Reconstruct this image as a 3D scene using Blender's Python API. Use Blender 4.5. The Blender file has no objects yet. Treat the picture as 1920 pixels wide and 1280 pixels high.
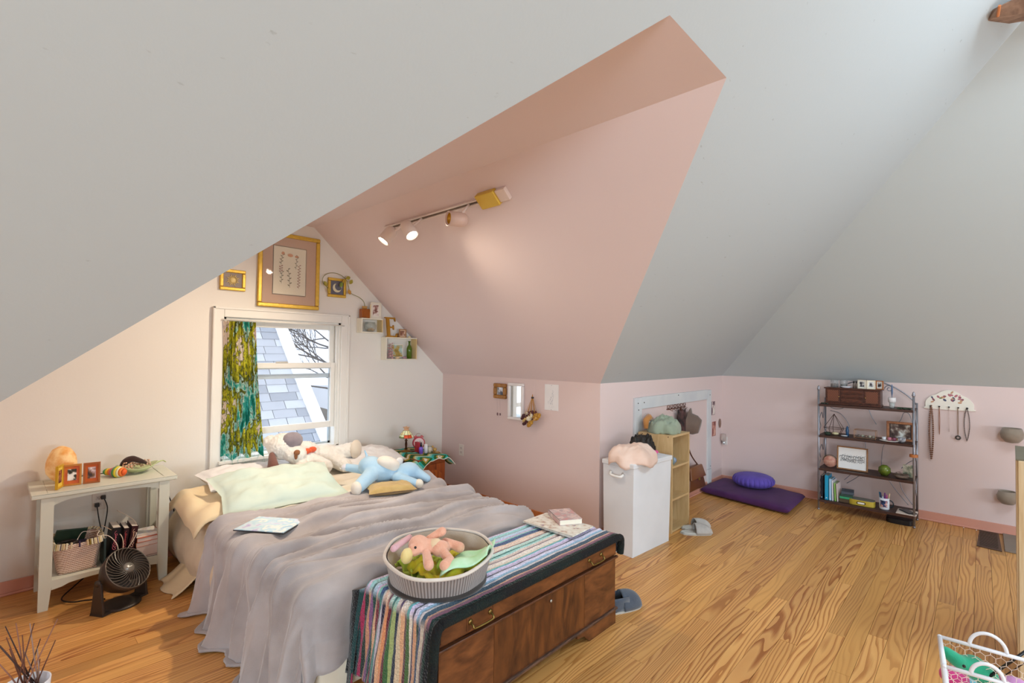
import bpy, bmesh, math, random
from mathutils import Vector, Matrix, noise
random.seed(7)
PI = math.pi
SC = bpy.context.scene
COL = SC.collection

# ------------------------------------------------------------ camera, world, lights
FPX, YAW, PIT, ROL, CY = 928.33, .8121, .0218, .0133, 640.1
FW = Vector((math.sin(YAW)*math.cos(PIT), math.cos(YAW)*math.cos(PIT), math.sin(PIT)))
R0 = Vector((math.cos(YAW), -math.sin(YAW), 0)); U0 = R0.cross(FW)
RT = math.cos(ROL)*R0 + math.sin(ROL)*U0
UP = -math.sin(ROL)*R0 + math.cos(ROL)*U0
EYE = Vector((0, 0, 1.5))
cam_data = bpy.data.cameras.new('camera'); cam = bpy.data.objects.new('camera', cam_data)
COL.objects.link(cam)
m = Matrix((RT, UP, -FW)).transposed().to_4x4(); m.translation = EYE
cam.matrix_world = m
cam_data.sensor_width = 36; cam_data.lens = FPX/1920*36; cam_data.clip_start = .02
SC.camera = cam
SC.view_settings.view_transform = 'Standard'; SC.view_settings.look = 'None'
SC.view_settings.gamma = 1; SC.view_settings.use_curve_mapping = False
SC.view_settings.exposure = 0.58

world = bpy.data.worlds.new('world'); SC.world = world; world.use_nodes = True
bg = world.node_tree.nodes['Background']
bg.inputs['Color'].default_value = (.80, .88, 1, 1); bg.inputs['Strength'].default_value = 1.7

def area(name, loc, to, sx, sy, power, color):
    d = bpy.data.lights.new(name, 'AREA'); d.shape = 'RECTANGLE'; d.size = sx; d.size_y = sy
    d.energy = power; d.color = color
    o = bpy.data.objects.new(name, d); COL.objects.link(o)
    o.location = loc; o.rotation_euler = (Vector(to)-Vector(loc)).to_track_quat('-Z', 'Y').to_euler()
    return o
# added fill lights out of view: behind, left, overhead; no windows are built there
area('fill_back', (2.9, -3.85, 1.55), (2.9, 2, 1.6), 2.6, 1.5, 135, (.74, .89, 1))
area('fill_left', (-2.85, -2.2, 1.6), (5, .2, 1.3), 2.4, 1.6, 175, (.74, .89, 1))
area('fill_overhead', (2.9, -1.0, 3.40), (3.3, .3, 0), 2.2, .9, 60, (.74, .89, 1))
#area('daylight_dormer_window', (1.75, 4.55, 1.25), (1.9, 2.5, .4), .85, 1.0, 14, (.90, .95, 1))

# ------------------------------------------------------------ helpers
def ray(u, v): return FW + RT*((u-960)/FPX) - UP*((v-CY)/FPX)
def onz(u, v, z): d = ray(u, v); return EYE + d*((z-EYE.z)/d.z)
def ony(u, v, y): d = ray(u, v); return EYE + d*(y/d.y)
def onx(u, v, x): d = ray(u, v); return EYE + d*(x/d.x)

def lin(c):
    if isinstance(c, str):
        c = [int(c[i:i+2], 16)/255 for i in (0, 2, 4)]
    return tuple((x/12.92 if x <= .04045 else ((x+.055)/1.055)**2.4) for x in c) + (1,)

class NT:
    def __init__(s, name):
        s.m = bpy.data.materials.new(name); s.m.use_nodes = True
        s.t = s.m.node_tree; s.n = s.t.nodes; s.p = s.n['Principled BSDF']
    def N(s, typ, **kw):
        n = s.n.new('ShaderNode'+typ)
        for k, v in kw.items():
            if k.startswith('_'): setattr(n, k[1:], v)
            else:
                key = int(k[1:]) if (k[0] == 'i' and k[1:].isdigit()) else k.replace('__', ' ')
                if hasattr(v, 'bl_rna') and v.bl_rna.identifier.startswith('NodeSocket'): s.t.links.new(v, n.inputs[key])
                else: n.inputs[key].default_value = v
        return n
    def L(s, a, b): s.t.links.new(a, b)
    def ramp(s, fac, stops, interp='LINEAR'):
        r = s.n.new('ShaderNodeValToRGB'); r.color_ramp.interpolation = interp
        e = r.color_ramp.elements
        while len(e) > 1: e.remove(e[-1])
        e[0].position = stops[0][0]; e[0].color = lin(stops[0][1])
        for p, c in stops[1:]:
            q = e.new(p); q.color = lin(c)
        s.L(fac, r.inputs[0]); return r.outputs[0]
    def coord(s, kind='Object', scale=(1, 1, 1), rnd=False):
        if kind == 'World': o = s.N('NewGeometry').outputs['Position']
        else: o = s.N('TexCoord').outputs[kind]
        if rnd:
            oi = s.N('ObjectInfo')
            v = s.N('VectorMath', _operation='SCALE', i0=(37., 17., 9.), Scale=oi.outputs['Random'])
            o = s.N('VectorMath', _operation='ADD', i0=o, i1=v.outputs[0]).outputs[0]
        mp = s.N('Mapping', Scale=scale); s.L(o, mp.inputs[0]); return mp.outputs[0]
    def bump(s, h, strength=.3, dist=.01):
        b = s.N('Bump', Strength=strength, Distance=dist, Height=h); s.L(b.outputs[0], s.p.inputs['Normal'])
    def base(s, c, rough=.6, metal=0):
        if isinstance(c, str) or isinstance(c, tuple): s.p.inputs['Base Color'].default_value = lin(c) if isinstance(c, str) else c
        else: s.L(c, s.p.inputs['Base Color'])
        s.p.inputs['Roughness'].default_value = rough; s.p.inputs['Metallic'].default_value = metal
        return s.m

MATS = {}
def M(col, rough=.55, metal=0, var=.06, vs=9, bump=0, bs=60, emit=0, alpha=None, trans=0, sheen=0, col2=None, kind='Object'):
    """plain procedural material: colour mottled by noise, optional bump"""
    key = (col, rough, metal, var, vs, bump, bs, emit, alpha, trans, sheen, col2, kind)
    if key in MATS: return MATS[key]
    t = NT('m_'+col)
    c = t.coord(kind)
    n = t.N('TexNoise', Vector=c, Scale=vs, Detail=5.0)
    l = lin(col)
    if col2: mixed = t.ramp(n.outputs[0], [(.35, col), (.65, col2)])
    else:
        hs = t.N('MapRange', Value=n.outputs[0]); hs.inputs[3].default_value = 1-var; hs.inputs[4].default_value = 1+var
        mx = t.N('VectorMath', _operation='SCALE', i0=l[:3], Scale=hs.outputs[0]); mixed = mx.outputs[0]
    t.base(mixed, rough, metal)
    if bump:
        nb = t.N('TexNoise', Vector=c, Scale=bs, Detail=4.0); t.bump(nb.outputs[0], bump, .004)
    if emit:
        t.L(mixed, t.p.inputs['Emission Color']); t.p.inputs['Emission Strength'].default_value = emit
    if trans: t.p.inputs['Transmission Weight'].default_value = trans
    if alpha is not None: t.p.inputs['Alpha'].default_value = alpha
    if sheen: t.p.inputs['Sheen Weight'].default_value = sheen; t.p.inputs['Sheen Roughness'].default_value = .4
    MATS[key] = t.m; return t.m

def wood(light, dark, scale=(3, 30, 30), rough=.4, kind='Object', contrast=(.3, .7), rnd=False, dist=3.0, bump=.08):
    key = ('wood', light, dark, scale, rough, kind, contrast, rnd, dist)
    if key in MATS: return MATS[key]
    t = NT('wood_'+light)
    c = t.coord(kind, scale, rnd)
    n = t.N('TexNoise', Vector=c, Scale=1.0, Detail=6.0, Distortion=dist)
    n2 = t.N('TexNoise', Vector=c, Scale=6.0, Detail=3.0)
    a = t.N('Math', _operation='MULTIPLY_ADD', i0=n2.outputs[0], i1=.3); t.L(n.outputs[0], a.inputs[2])
    s = t.N('Math', _operation='SUBTRACT', i0=a.outputs[0], i1=.15)
    t.base(t.ramp(s.outputs[0], [(contrast[0], dark), (contrast[1], light)]), rough)
    if bump: t.bump(s.outputs[0], bump, .003)
    MATS[key] = t.m; return t.m

class B:
    def __init__(s): s.v = []; s.f = []; s.uvs = None
    def add(s, vs, fs):
        o = len(s.v); s.v += [tuple(v) for v in vs]; s.f += [tuple(i+o for i in f) for f in fs]; return s
    def box(s, x0, y0, z0, x1, y1, z1):
        x0, x1 = min(x0, x1), max(x0, x1); y0, y1 = min(y0, y1), max(y0, y1); z0, z1 = min(z0, z1), max(z0, z1)
        return s.add([(x0, y0, z0), (x1, y0, z0), (x1, y1, z0), (x0, y1, z0), (x0, y0, z1), (x1, y0, z1), (x1, y1, z1), (x0, y1, z1)],
                     [(0, 3, 2, 1), (4, 5, 6, 7), (0, 1, 5, 4), (1, 2, 6, 5), (2, 3, 7, 6), (3, 0, 4, 7)])
    def cbox(s, c, d, rot=None):
        o = len(s.v); s.box(-d[0]/2, -d[1]/2, -d[2]/2, d[0]/2, d[1]/2, d[2]/2)
        R = rot if rot is not None else Matrix.Identity(3)
        for i in range(o, len(s.v)): s.v[i] = tuple(R @ Vector(s.v[i]) + Vector(c))
        return s
    def hexa(s, bot, top):
        return s.add(list(bot)+list(top), [(0, 3, 2, 1), (4, 5, 6, 7), (0, 1, 5, 4), (1, 2, 6, 5), (2, 3, 7, 6), (3, 0, 4, 7)])
    def grid(s, fn, nu, nv, cu=False, cv=False):
        o = len(s.v); mu = nu if cu else nu+1; mv = nv if cv else nv+1
        for i in range(mu):
            for j in range(mv): s.v.append(tuple(fn(i/nu, j/nv)))
        for i in range(nu):
            for j in range(nv):
                a = i*mv+j; b = ((i+1) % mu)*mv+j; c = ((i+1) % mu)*mv+(j+1) % mv; d = i*mv+(j+1) % mv
                s.f.append((o+a, o+b, o+c, o+d))
        return s
    def tube(s, pts, r, seg=6, closed=False):
        pts = [Vector(p) for p in pts]; n = len(pts); o = len(s.v)
        up = Vector((0, 0, 1)); prev = None
        for i, p in enumerate(pts):
            if closed: t = pts[(i+1) % n]-pts[i-1]
            else: t = pts[min(i+1, n-1)]-pts[max(i-1, 0)]
            if t.length < 1e-9: t = Vector((0, 0, 1))
            t.normalize()
            if prev is None:
                a = up if abs(t.z) < .9 else Vector((1, 0, 0)); u = t.cross(a).normalized()
            else:
                u = prev - t*prev.dot(t)
                u = u.normalized() if u.length > 1e-6 else t.cross(up).normalized()
            prev = u; w = t.cross(u)
            rr = r[i] if isinstance(r, (list, tuple)) else r
            for k in range(seg):
                a = 2*PI*k/seg; s.v.append(tuple(p + (u*math.cos(a)+w*math.sin(a))*rr))
        for i in range(n if closed else n-1):
            for k in range(seg):
                a = i*seg+k; b = i*seg+(k+1) % seg; j = (i+1) % n
                s.f.append((o+a, o+b, o+j*seg+(k+1) % seg, o+j*seg+k))
        if not closed:
            s.f.append(tuple(o+k for k in range(seg))[::-1]); s.f.append(tuple(o+(n-1)*seg+k for k in range(seg)))
        return s
    def lathe(s, prof, c=(0, 0, 0), seg=20, sx=1, sy=1, rot=None, cap=True):
        o = len(s.v); c = Vector(c)
        for r, z in prof:
            for k in range(seg):
                a = 2*PI*k/seg; p = Vector((r*math.cos(a)*sx, r*math.sin(a)*sy, z))
                if rot is not None: p = rot @ p
                s.v.append(tuple(p+c))
        for i in range(len(prof)-1):
            for k in range(seg):
                s.f.append((o+i*seg+k, o+i*seg+(k+1) % seg, o+(i+1)*seg+(k+1) % seg, o+(i+1)*seg+k))
        if cap:
            s.f.append(tuple(o+k for k in range(seg))[::-1]); s.f.append(tuple(o+(len(prof)-1)*seg+k for k in range(seg)))
        return s
    def sph(s, c, r, seg=14, rot=None):
        if not isinstance(r, (tuple, list)): r = (r, r, r)
        n = max(4, seg//2); prof = [(math.sin(PI*i/n), -math.cos(PI*i/n)) for i in range(1, n)]
        o = len(s.v); cc = Vector(c)
        R = rot if rot is not None else Matrix.Identity(3)
        f = lambda p: tuple(R @ Vector((p[0]*r[0], p[1]*r[1], p[2]*r[2])) + cc)
        s.v.append(f((0, 0, -1)))
        for q, z in prof:
            for k in range(seg): a = 2*PI*k/seg; s.v.append(f((q*math.cos(a), q*math.sin(a), z)))
        s.v.append(f((0, 0, 1))); last = len(s.v)-1
        for k in range(seg): s.f.append((o, o+1+(k+1) % seg, o+1+k))
        for i in range(n-2):
            for k in range(seg): s.f.append((o+1+i*seg+k, o+1+i*seg+(k+1) % seg, o+1+(i+1)*seg+(k+1) % seg, o+1+(i+1)*seg+k))
        b = o+1+(n-2)*seg
        for k in range(seg): s.f.append((last, b+k, b+(k+1) % seg))
        return s
    def prism(s, pts, axis, a, b):
        """2-D outline extruded along an axis; pts are the two other coordinates in order"""
        def p(q, t):
            return (t, q[0], q[1]) if axis == 'x' else (q[0], t, q[1]) if axis == 'y' else (q[0], q[1], t)
        n = len(pts); vs = [p(q, a) for q in pts]+[p(q, b) for q in pts]
        fs = [tuple(range(n))[::-1], tuple(range(n, 2*n))]+[(i, (i+1) % n, n+(i+1) % n, n+i) for i in range(n)]
        return s.add(vs, fs)
    def xf(s, mtx, start=0):
        for i in range(start, len(s.v)): s.v[i] = tuple(mtx @ Vector(s.v[i]))
        return s
    def mesh(s, name):
        me = bpy.data.meshes.new(name); me.from_pydata(s.v, [], s.f)
        bm = bmesh.new(); bm.from_mesh(me); bmesh.ops.recalc_face_normals(bm, faces=bm.faces); bm.to_mesh(me); bm.free()
        return me
    def obj(s, name, mat, parent=None, smooth=False, bevel=0, local=False, label=None, subsurf=0, solid=0, remesh=0, sm=8):
        me = s.mesh(name); me.materials.append(mat)
        if smooth:
            for p in me.polygons: p.use_smooth = True
        o = bpy.data.objects.new(name, me); COL.objects.link(o)
        if parent is not None:
            o.parent = parent
            if not local: o.matrix_parent_inverse = Matrix.LocRotScale(parent.location, parent.rotation_euler, None).inverted()
        if solid: q = o.modifiers.new('solid', 'SOLIDIFY'); q.thickness = solid; q.offset = 0
        if remesh:
            q = o.modifiers.new('r', 'REMESH'); q.mode = 'VOXEL'; q.voxel_size = remesh; q.use_smooth_shade = True
            q = o.modifiers.new('s', 'SMOOTH'); q.iterations = sm; q.factor = .6
        if bevel:
            q = o.modifiers.new('bevel', 'BEVEL'); q.width = bevel; q.segments = 2; q.limit_method = 'ANGLE'; q.angle_limit = .6
            if not smooth: 
                for p in me.polygons: p.use_smooth = True
                q.harden_normals = True
        if subsurf: q = o.modifiers.new('sub', 'SUBSURF'); q.levels = subsurf; q.render_levels = subsurf
        if label: o['label'] = label
        return o

def thing(name, label, cat, loc=(0, 0, 0), rotz=0, group=None):
    o = bpy.data.objects.new(name, None); COL.objects.link(o); o.empty_display_size = .05
    o.location = loc; o.rotation_euler = (0, 0, rotz); o['label'] = label; o['category'] = cat
    if group: o['group'] = group
    return o
def tag(o, label, cat, group=None):
    o['label'] = label; o['category'] = cat
    if group: o['group'] = group
    return o
def struct(o): o['kind'] = 'structure'; return o
def rz(a): return Matrix.Rotation(a, 3, 'Z')
def ring(c, r, n=16, axis='y', a0=0, a1=2*PI):
    out = []
    for i in range(n+1):
        a = a0+(a1-a0)*i/n; x, y = r*math.cos(a), r*math.sin(a)
        out.append((c[0]+x, c[1], c[2]+y) if axis == 'y' else (c[0], c[1]+x, c[2]+y) if axis == 'x' else (c[0]+x, c[1]+y, c[2]))
    return out
def spline(pts, n=8):
    pts = [Vector(p) for p in pts]; out = []
    P = [pts[0]]+pts+[pts[-1]]
    for i in range(1, len(P)-2):
        a, b, c, d = P[i-1:i+3]
        for k in range(n):
            t = k/n
            out.append(.5*((2*b)+(c-a)*t+(2*a-5*b+4*c-d)*t*t+(3*b-a-3*c+d)*t**3))
    out.append(pts[-1]); return out

# ------------------------------------------------------------ room shell
YW, XD, YK, XS, ZK, ZR = 4.271, 3.416, 2.245, 6.015, 1.256, 2.579
XR, XL, XO = 1.947, 1.463, -.057
SS, RS = .864, .957
YR = YK-(ZR-ZK)/SS
ZT = 3.45; YT = YK-(ZT-ZK)/SS; XT = XS-(ZT-ZK)/RS
XB, YB = -3.0, -4.0

def wallmat(name, col, streak=0.05, scuff=False):
    t = NT(name); c = t.coord('World')
    n = t.N('TexNoise', Vector=c, Scale=1.3, Detail=4.0); n2 = t.N('TexNoise', Vector=c, Scale=90.0, Detail=3.0)
    hs = t.N('MapRange', Value=n.outputs[0]); hs.inputs[3].default_value = 1-streak; hs.inputs[4].default_value = 1+streak
    mx = t.N('VectorMath', _operation='SCALE', i0=lin(col)[:3], Scale=hs.outputs[0]).outputs[0]
    if scuff:   # grey scuff marks on the low part of the slope
        c2 = t.coord('World', (9, 2.2, 30)); n3 = t.N('TexNoise', Vector=c2, Scale=2.2, Detail=8.0)
        f = t.ramp(n3.outputs[0], [(.70, '000000'), (.76, 'ffffff')])
        mix = t.N('Mix', _data_type='RGBA'); t.L(f, mix.inputs[0]); t.L(mx, mix.inputs[6]); mix.inputs[7].default_value = lin('8f8f8d')
        fm = t.N('Math', _operation='MULTIPLY', i0=f, i1=.5); t.L(fm.outputs[0], mix.inputs[0]); mx = mix.outputs[2]
    t.base(mx, .75); t.bump(n2.outputs[0], .10, .003); return t.m
GREY = wallmat('grey_paint', 'bac0c2', .015, True)
GREY2 = wallmat('grey_paint_right', 'c0c6c6', .015)
PINK = wallmat('pink_paint', 'e6d4d3', .02)
PINK2 = wallmat('pink_wall_paint', 'e0c9c4', .02)
CREAM = wallmat('cream_wall_paint', 'eeeae3', .02)
WHITE = M('eeece6', .45, var=.03, bump=.05, bs=40)

def plane(name, polys, mat, th=.06, off=1, smooth=False):
    b = B()
    for p in polys: b.add(p, [tuple(range(len(p)))])
    me = bpy.data.meshes.new(name); me.from_pydata(b.v, [], b.f); me.materials.append(mat)
    o = bpy.data.objects.new(name, me); COL.objects.link(o); return struct(o)

# the main slope, cut by the dormer opening
sz = lambda y: ZK+SS*(YK-y)
S = lambda x, y: (x, y, sz(y))
plane('ceiling', [[S(XB, YK), S(XO, YK), S(XL, YR), S(XL, YT), S(XB, YT)], [S(XL, YR), S(XR, YR), S(XR, YT), S(XL, YT)],
                  [S(XD, YK), S(XS, YK), S(XT, YT), S(XR, YT), S(XR, YR)]], GREY)
YM = YT-1.2; YE = YM-(ZT-ZK)/SS
plane('ceiling', [[(XB, YT, ZT), (XT, YT, ZT), (XT, YM, ZT), (XB, YM, ZT)]], GREY2)
plane('ceiling', [[(XS, YK, ZK), (XS, YE, ZK), (XT, YM, ZT), (XT, YT, ZT)]], GREY2)
plane('ceiling', [[(XB, YM, ZT), (XT, YM, ZT), (XS, YE, ZK), (XB, YE, ZK)]], GREY2)
plane('ceiling', [[(XD, YK, ZK), (XD, YW, ZK), (XR, YW, ZR), (XR, YR, ZR)]], PINK)
plane('ceiling', [[(XO, YK, ZK), (XO, YW, ZK), (XL, YW, ZR), (XL, YR, ZR)]], PINK)
plane('ceiling', [[(XL, YR, ZR), (XR, YR, ZR), (XR, YW, ZR), (XL, YW, ZR)]], PINK)
plane('wall_dormer_right', [[(XD, YK, 0), (XD, YW, 0), (XD, YW, ZK), (XD, YK, ZK)]], PINK2)
plane('wall_dormer_left', [[(XO, YK, 0), (XO, YW, 0), (XO, YW, ZK), (XO, YK, ZK)]], PINK2)
plane('wall_closet', [[(XD, YK, 0), (XS, YK, 0), (XS, YK, ZK), (XD, YK, ZK)]], PINK2)
plane('wall_left_knee', [[(XB, YK, 0), (XO, YK, 0), (XO, YK, ZK), (XB, YK, ZK)]], PINK2)
plane('wall_far', [[(XS, YK, 0), (XS, YE, 0), (XS, YE, ZK), (XS, YK, ZK)]], PINK2)
plane('wall_back', [[(XB, YE, 0), (XS, YE, 0), (XS, YE, ZK), (XB, YE, ZK)]], PINK2)
plane('wall_left', [[(XB, YE, 0), (XB, YK, 0), (XB, YK, ZK), (XB, YT, ZT), (XB, YM, ZT), (XB, YE, ZK)]], CREAM)
# window wall with its opening
WX0, WX1, WZ0, WZ1 = 1.245, 2.215, .63, 1.745
top = lambda x: ZK+(ZR-ZK)*(x-XO)/(XL-XO) if x < XL else ZR if x < XR else ZR-(ZR-ZK)*(x-XR)/(XD-XR)
cols = [XO, WX0, XL, XR, WX1, XD]; ps = []
for a, b_ in zip(cols, cols[1:]):
    if a >= WX0 and b_ <= WX1:
        ps += [[(a, YW, 0), (b_, YW, 0), (b_, YW, WZ0), (a, YW, WZ0)], [(a, YW, WZ1), (b_, YW, WZ1), (b_, YW, top(b_-1e-6)), (a, YW, top(a+1e-6))]]
    else: ps.append([(a, YW, 0), (b_, YW, 0), (b_, YW, top(b_-1e-6)), (a, YW, top(a+1e-6))])
plane('wall_window', ps, CREAM)

# floor: dark sub-floor and pine planks, each a part
def plankmat():
    t = NT('pine_plank')
    oi = t.N('ObjectInfo')
    c = t.coord('World', (1, 1, 1), True)
    st = t.N('Mapping', Scale=(.42, 3.6, 1)); t.L(c, st.inputs[0])
    warp = t.N('TexNoise', Vector=st.outputs[0], Scale=1.6, Detail=2.5)
    sep = t.N('SeparateXYZ', i0=c)
    w1 = t.N('Math', _operation='MULTIPLY', i0=sep.outputs[1], i1=44.0)
    w2 = t.N('Math', _operation='MULTIPLY', i0=warp.outputs[0], i1=13.0)
    w = t.N('Math', _operation='ADD', i0=w1.outputs[0], i1=w2.outputs[0])
    fr = t.N('Math', _operation='FRACT', i0=w.outputs[0])
    fine = t.N('Mapping', Scale=(6, 260, 1)); t.L(c, fine.inputs[0])
    fn = t.N('TexNoise', Vector=fine.outputs[0], Scale=1.0, Detail=3.0)
    a = t.N('Math', _operation='MULTIPLY_ADD', i0=fn.outputs[0], i1=.28); t.L(fr.outputs[0], a.inputs[2])
    g = t.ramp(a.outputs[0], [(.0, 'e8ab66'), (.62, 'eeb670'), (.95, 'be7b40'), (1.0, 'b27036')])
    plain = t.N('Mix', _data_type='RGBA'); plain.inputs[6].default_value = lin('e2a95f')
    rm = t.N('Math', _operation='MULTIPLY', i0=oi.outputs['Random'], i1=7.31); rf = t.N('Math', _operation='FRACT', i0=rm.outputs[0])
    rg = t.N('MapRange', Value=rf.outputs[0]); rg.inputs[3].default_value = .25; rg.inputs[4].default_value = 1.0
    t.L(rg.outputs[0], plain.inputs[0]); t.L(g, plain.inputs[7]); g = plain.outputs[2]
    tint = t.ramp(oi.outputs['Random'], [(0, 'a8a09a'), (.2, 'e8e0d4'), (.45, 'c8b8ac'), (.7, 'ffffff'), (1, 'd8c8b4')])
    mx = t.N('Mix', _data_type='RGBA', _blend_type='MULTIPLY'); mx.inputs[0].default_value = .55
    t.L(g, mx.inputs[6]); t.L(tint, mx.inputs[7])
    cl = t.N('TexNoise', Vector=c, Scale=2.5, Detail=2.0)
    mr = t.N('MapRange', Value=cl.outputs[0]); mr.inputs[3].default_value = .85; mr.inputs[4].default_value = 1.12
    sc = t.N('VectorMath', _operation='SCALE', i0=mx.outputs[2], Scale=mr.outputs[0])
    t.base(sc.outputs[0], .38); t.bump(a.outputs[0], .06, .002)
    rr = t.N('MapRange', Value=cl.outputs[0]); rr.inputs[3].default_value = .30; rr.inputs[4].default_value = .48
    t.L(rr.outputs[0], t.p.inputs['Roughness']); return t.m
PLANK = plankmat()
floor = struct(B().box(XB, YE, -.05, XS, YW, -.012).obj('floor', M('4a2c14', .7)))
pm = B().box(0, 0, 0, 1, 1, 1).mesh('plank'); pm.materials.append(PLANK)
PW = .083; y = YW-PW; row = 0
while y > -.42:
    xa = XO if y > YK-.04 else XB+2.6
    xe = XD if y > YK-.02 else XS
    x = xa - random.uniform(0, .9)
    while x < xe:
        ln_ = random.uniform(1.1, 2.9); x2 = min(x+ln_, xe)
        if xe-x2 < .3: x2 = xe
        x1 = max(x, xa)
        if x2-x1 > .05:
            o = bpy.data.objects.new('plank', pm); COL.objects.link(o); o.parent = floor
            o.location = (x1+.0006, y+.0008, -.012); o.scale = (x2-x1-.0012, PW-.0016, .012+random.uniform(-.0006, .0004))
        x = x2 if x2 < xe else xe+1
    y -= PW; row += 1
o = B().box(XB, YE, -.012, XS, y+PW, 0).obj('rear_boards', PLANK, floor)
B().box(XB, y+PW, -.012, XB+2.6, YK, 0).obj('rear_boards', PLANK, floor)

# baseboards with a quarter round
ORW = wood('d98d55', 'c2703c', (4, 30, 30), .4); PKB = M('d89a86', .5, var=.05)
def bb(name, x0, y0, x1, y1, nx, ny, mat, h=.083):
    d = .014
    b = B()
    b.box(x0, y0, 0, x1+nx*d, y1+ny*d, h)
    o = struct(b.obj(name, mat, bevel=.003))
    q = B(); q.box(x0+nx*d, y0+ny*d, 0, x1+nx*(d+.014), y1+ny*(d+.014), .016); struct(q.obj('trim_1', mat, bevel=.006))
bb('baseboard_window', XO, YW, XD, YW, 0, -1, PKB)
bb('baseboard_dormer_right', XD, YK+.0, XD, YW, -1, 0, ORW)
bb('baseboard_closet', XD, YK, XS, YK, 0, -1, PKB)
bb('baseboard_far', XS, YE, XS, YK, -1, 0, PKB)

# closet access door: white board frame round a pink panel
dr = struct(bpy.data.objects.new('door_1', None)); COL.objects.link(dr); dr.location = (4.8, YK, 0)
OLDW = M('d9d9d8', .5, var=.05, vs=5, bump=.1, bs=12, col2='cfd0d2')
x0, x1, zb, zt, w = 3.94, 5.645, .06, 1.108, .125
B().box(x0, YK-.022, zb, x0+w-.003, YK, zt).obj('casing_board', OLDW, dr, bevel=.003)
B().box(x1-w*.75, YK-.022, .22, x1, YK, zt-.002).obj('casing_board', OLDW, dr, bevel=.003)
B().box(x1-w*.72, YK-.024, zb, x1+.01, YK, .217).obj('casing_board', OLDW, dr, bevel=.003)
B().box(x0+w, YK-.020, zt-.105, x1-w*.75-.003, YK, zt+.002).obj('casing_board', OLDW, dr, bevel=.003)
B().box(x0+w, YK-.006, zb, x1-w*.75, YK-.001, zt-.105).obj('panel', PINK2, dr)
nl = B()
for px, pz in ((3.99, 1.06), (4.0, 1.0), (4.10, 1.06), (4.8, 1.09), (5.60, 1.05), (5.62, .25)): nl.sph((px, YK-.023, pz), (.006, .003, .006), 8)
nl.obj('nail', M('3a302a', .5, .5), dr)

# window: casing, jamb, sashes, glass, sill
win = struct(bpy.data.objects.new('window_1', None)); COL.objects.link(win); win.location = (1.73, YW, WZ0)
cw = .078
for a in ((WX0-cw, WZ0-cw, WX0, WZ1+cw), (WX1, WZ0-cw, WX1+cw, WZ1+cw), (WX0, WZ1, WX1, WZ1+cw), (WX0, WZ0-cw, WX1, WZ0)):
    B().box(a[0], YW-.022, a[1], a[2], YW, a[3]).obj('casing', WHITE, win, bevel=.005)
for a in ((WX0-cw, WZ0-cw, WX0-cw+.018, WZ1+cw), (WX1+cw-.018, WZ0-cw, WX1+cw, WZ1+cw), (WX0-cw, WZ1+cw-.018, WX1+cw, WZ1+cw)):
    B().box(a[0], YW-.03, a[1], a[2], YW-.02, a[3]).obj('casing_bead', WHITE, win, bevel=.004)
for a in ((WX0, WZ0, WX0+.02, WZ1), (WX1-.02, WZ0, WX1, WZ1), (WX0, WZ1-.02, WX1, WZ1), (WX0, WZ0-.01, WX1, WZ0+.012)):
    B().box(a[0], YW, a[1], a[2], YW+.16, a[3]).obj('jamb', WHITE, win)
for sx in (WX0+.02, WX1-.032): B().box(sx, YW+.015, WZ0, sx+.012, YW+.028, WZ1-.02).obj('stop_bead', WHITE, win, bevel=.002)
GLASS = NT('window_glass'); GLASS.base('ffffff', .02); GLASS.p.inputs['Alpha'].default_value = .05; GLASS = GLASS.m
def sash(z0, z1, yy, st=.045, br=.05, tr=.045):
    X0, X1 = WX0+.022, WX1-.022
    s_ = B().box(X0, yy, z0, X0+st, yy+.03, z1).box(X1-st, yy, z0, X1, yy+.03, z1).box(X0+st, yy, z0, X1-st, yy+.03, z0+br).box(X0+st, yy, z1-tr, X1-st, yy+.03, z1)
    s = s_.obj('sash', WHITE, win, bevel=.004)
    B().box(X0+st, yy+.013, z0+br, X1-st, yy+.016, z1-tr).obj('pane', GLASS, s)
sash(.80, 1.385, YW+.035, br=.055, tr=.045)
sash(1.33, 1.725, YW+.07)
ST = M('b9c6cf', .4, var=.03)
s3 = B().box(WX0+.022, YW+.125, 1.245, WX1-.022, YW+.14, 1.285).box(WX0+.022, YW+.125, WZ0, WX0+.042, YW+.14, WZ1).box(WX1-.042, YW+.125, WZ0, WX1-.022, YW+.14, WZ1).box(WX0+.022, YW+.125, WZ0, WX1-.022, YW+.14, WZ0+.03).obj('storm_frame', ST, win)
B().box(1.66, YW+.028, 1.385, 1.76, YW+.05, 1.395).obj('sash_lock', M('cfc9bd', .3), win, bevel=.002)
B().box(WX0-.02, YW-.05, WZ0-.022, WX1+.02, YW+.02, WZ0+.004).obj('sill', WHITE, win, bevel=.005)

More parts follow.
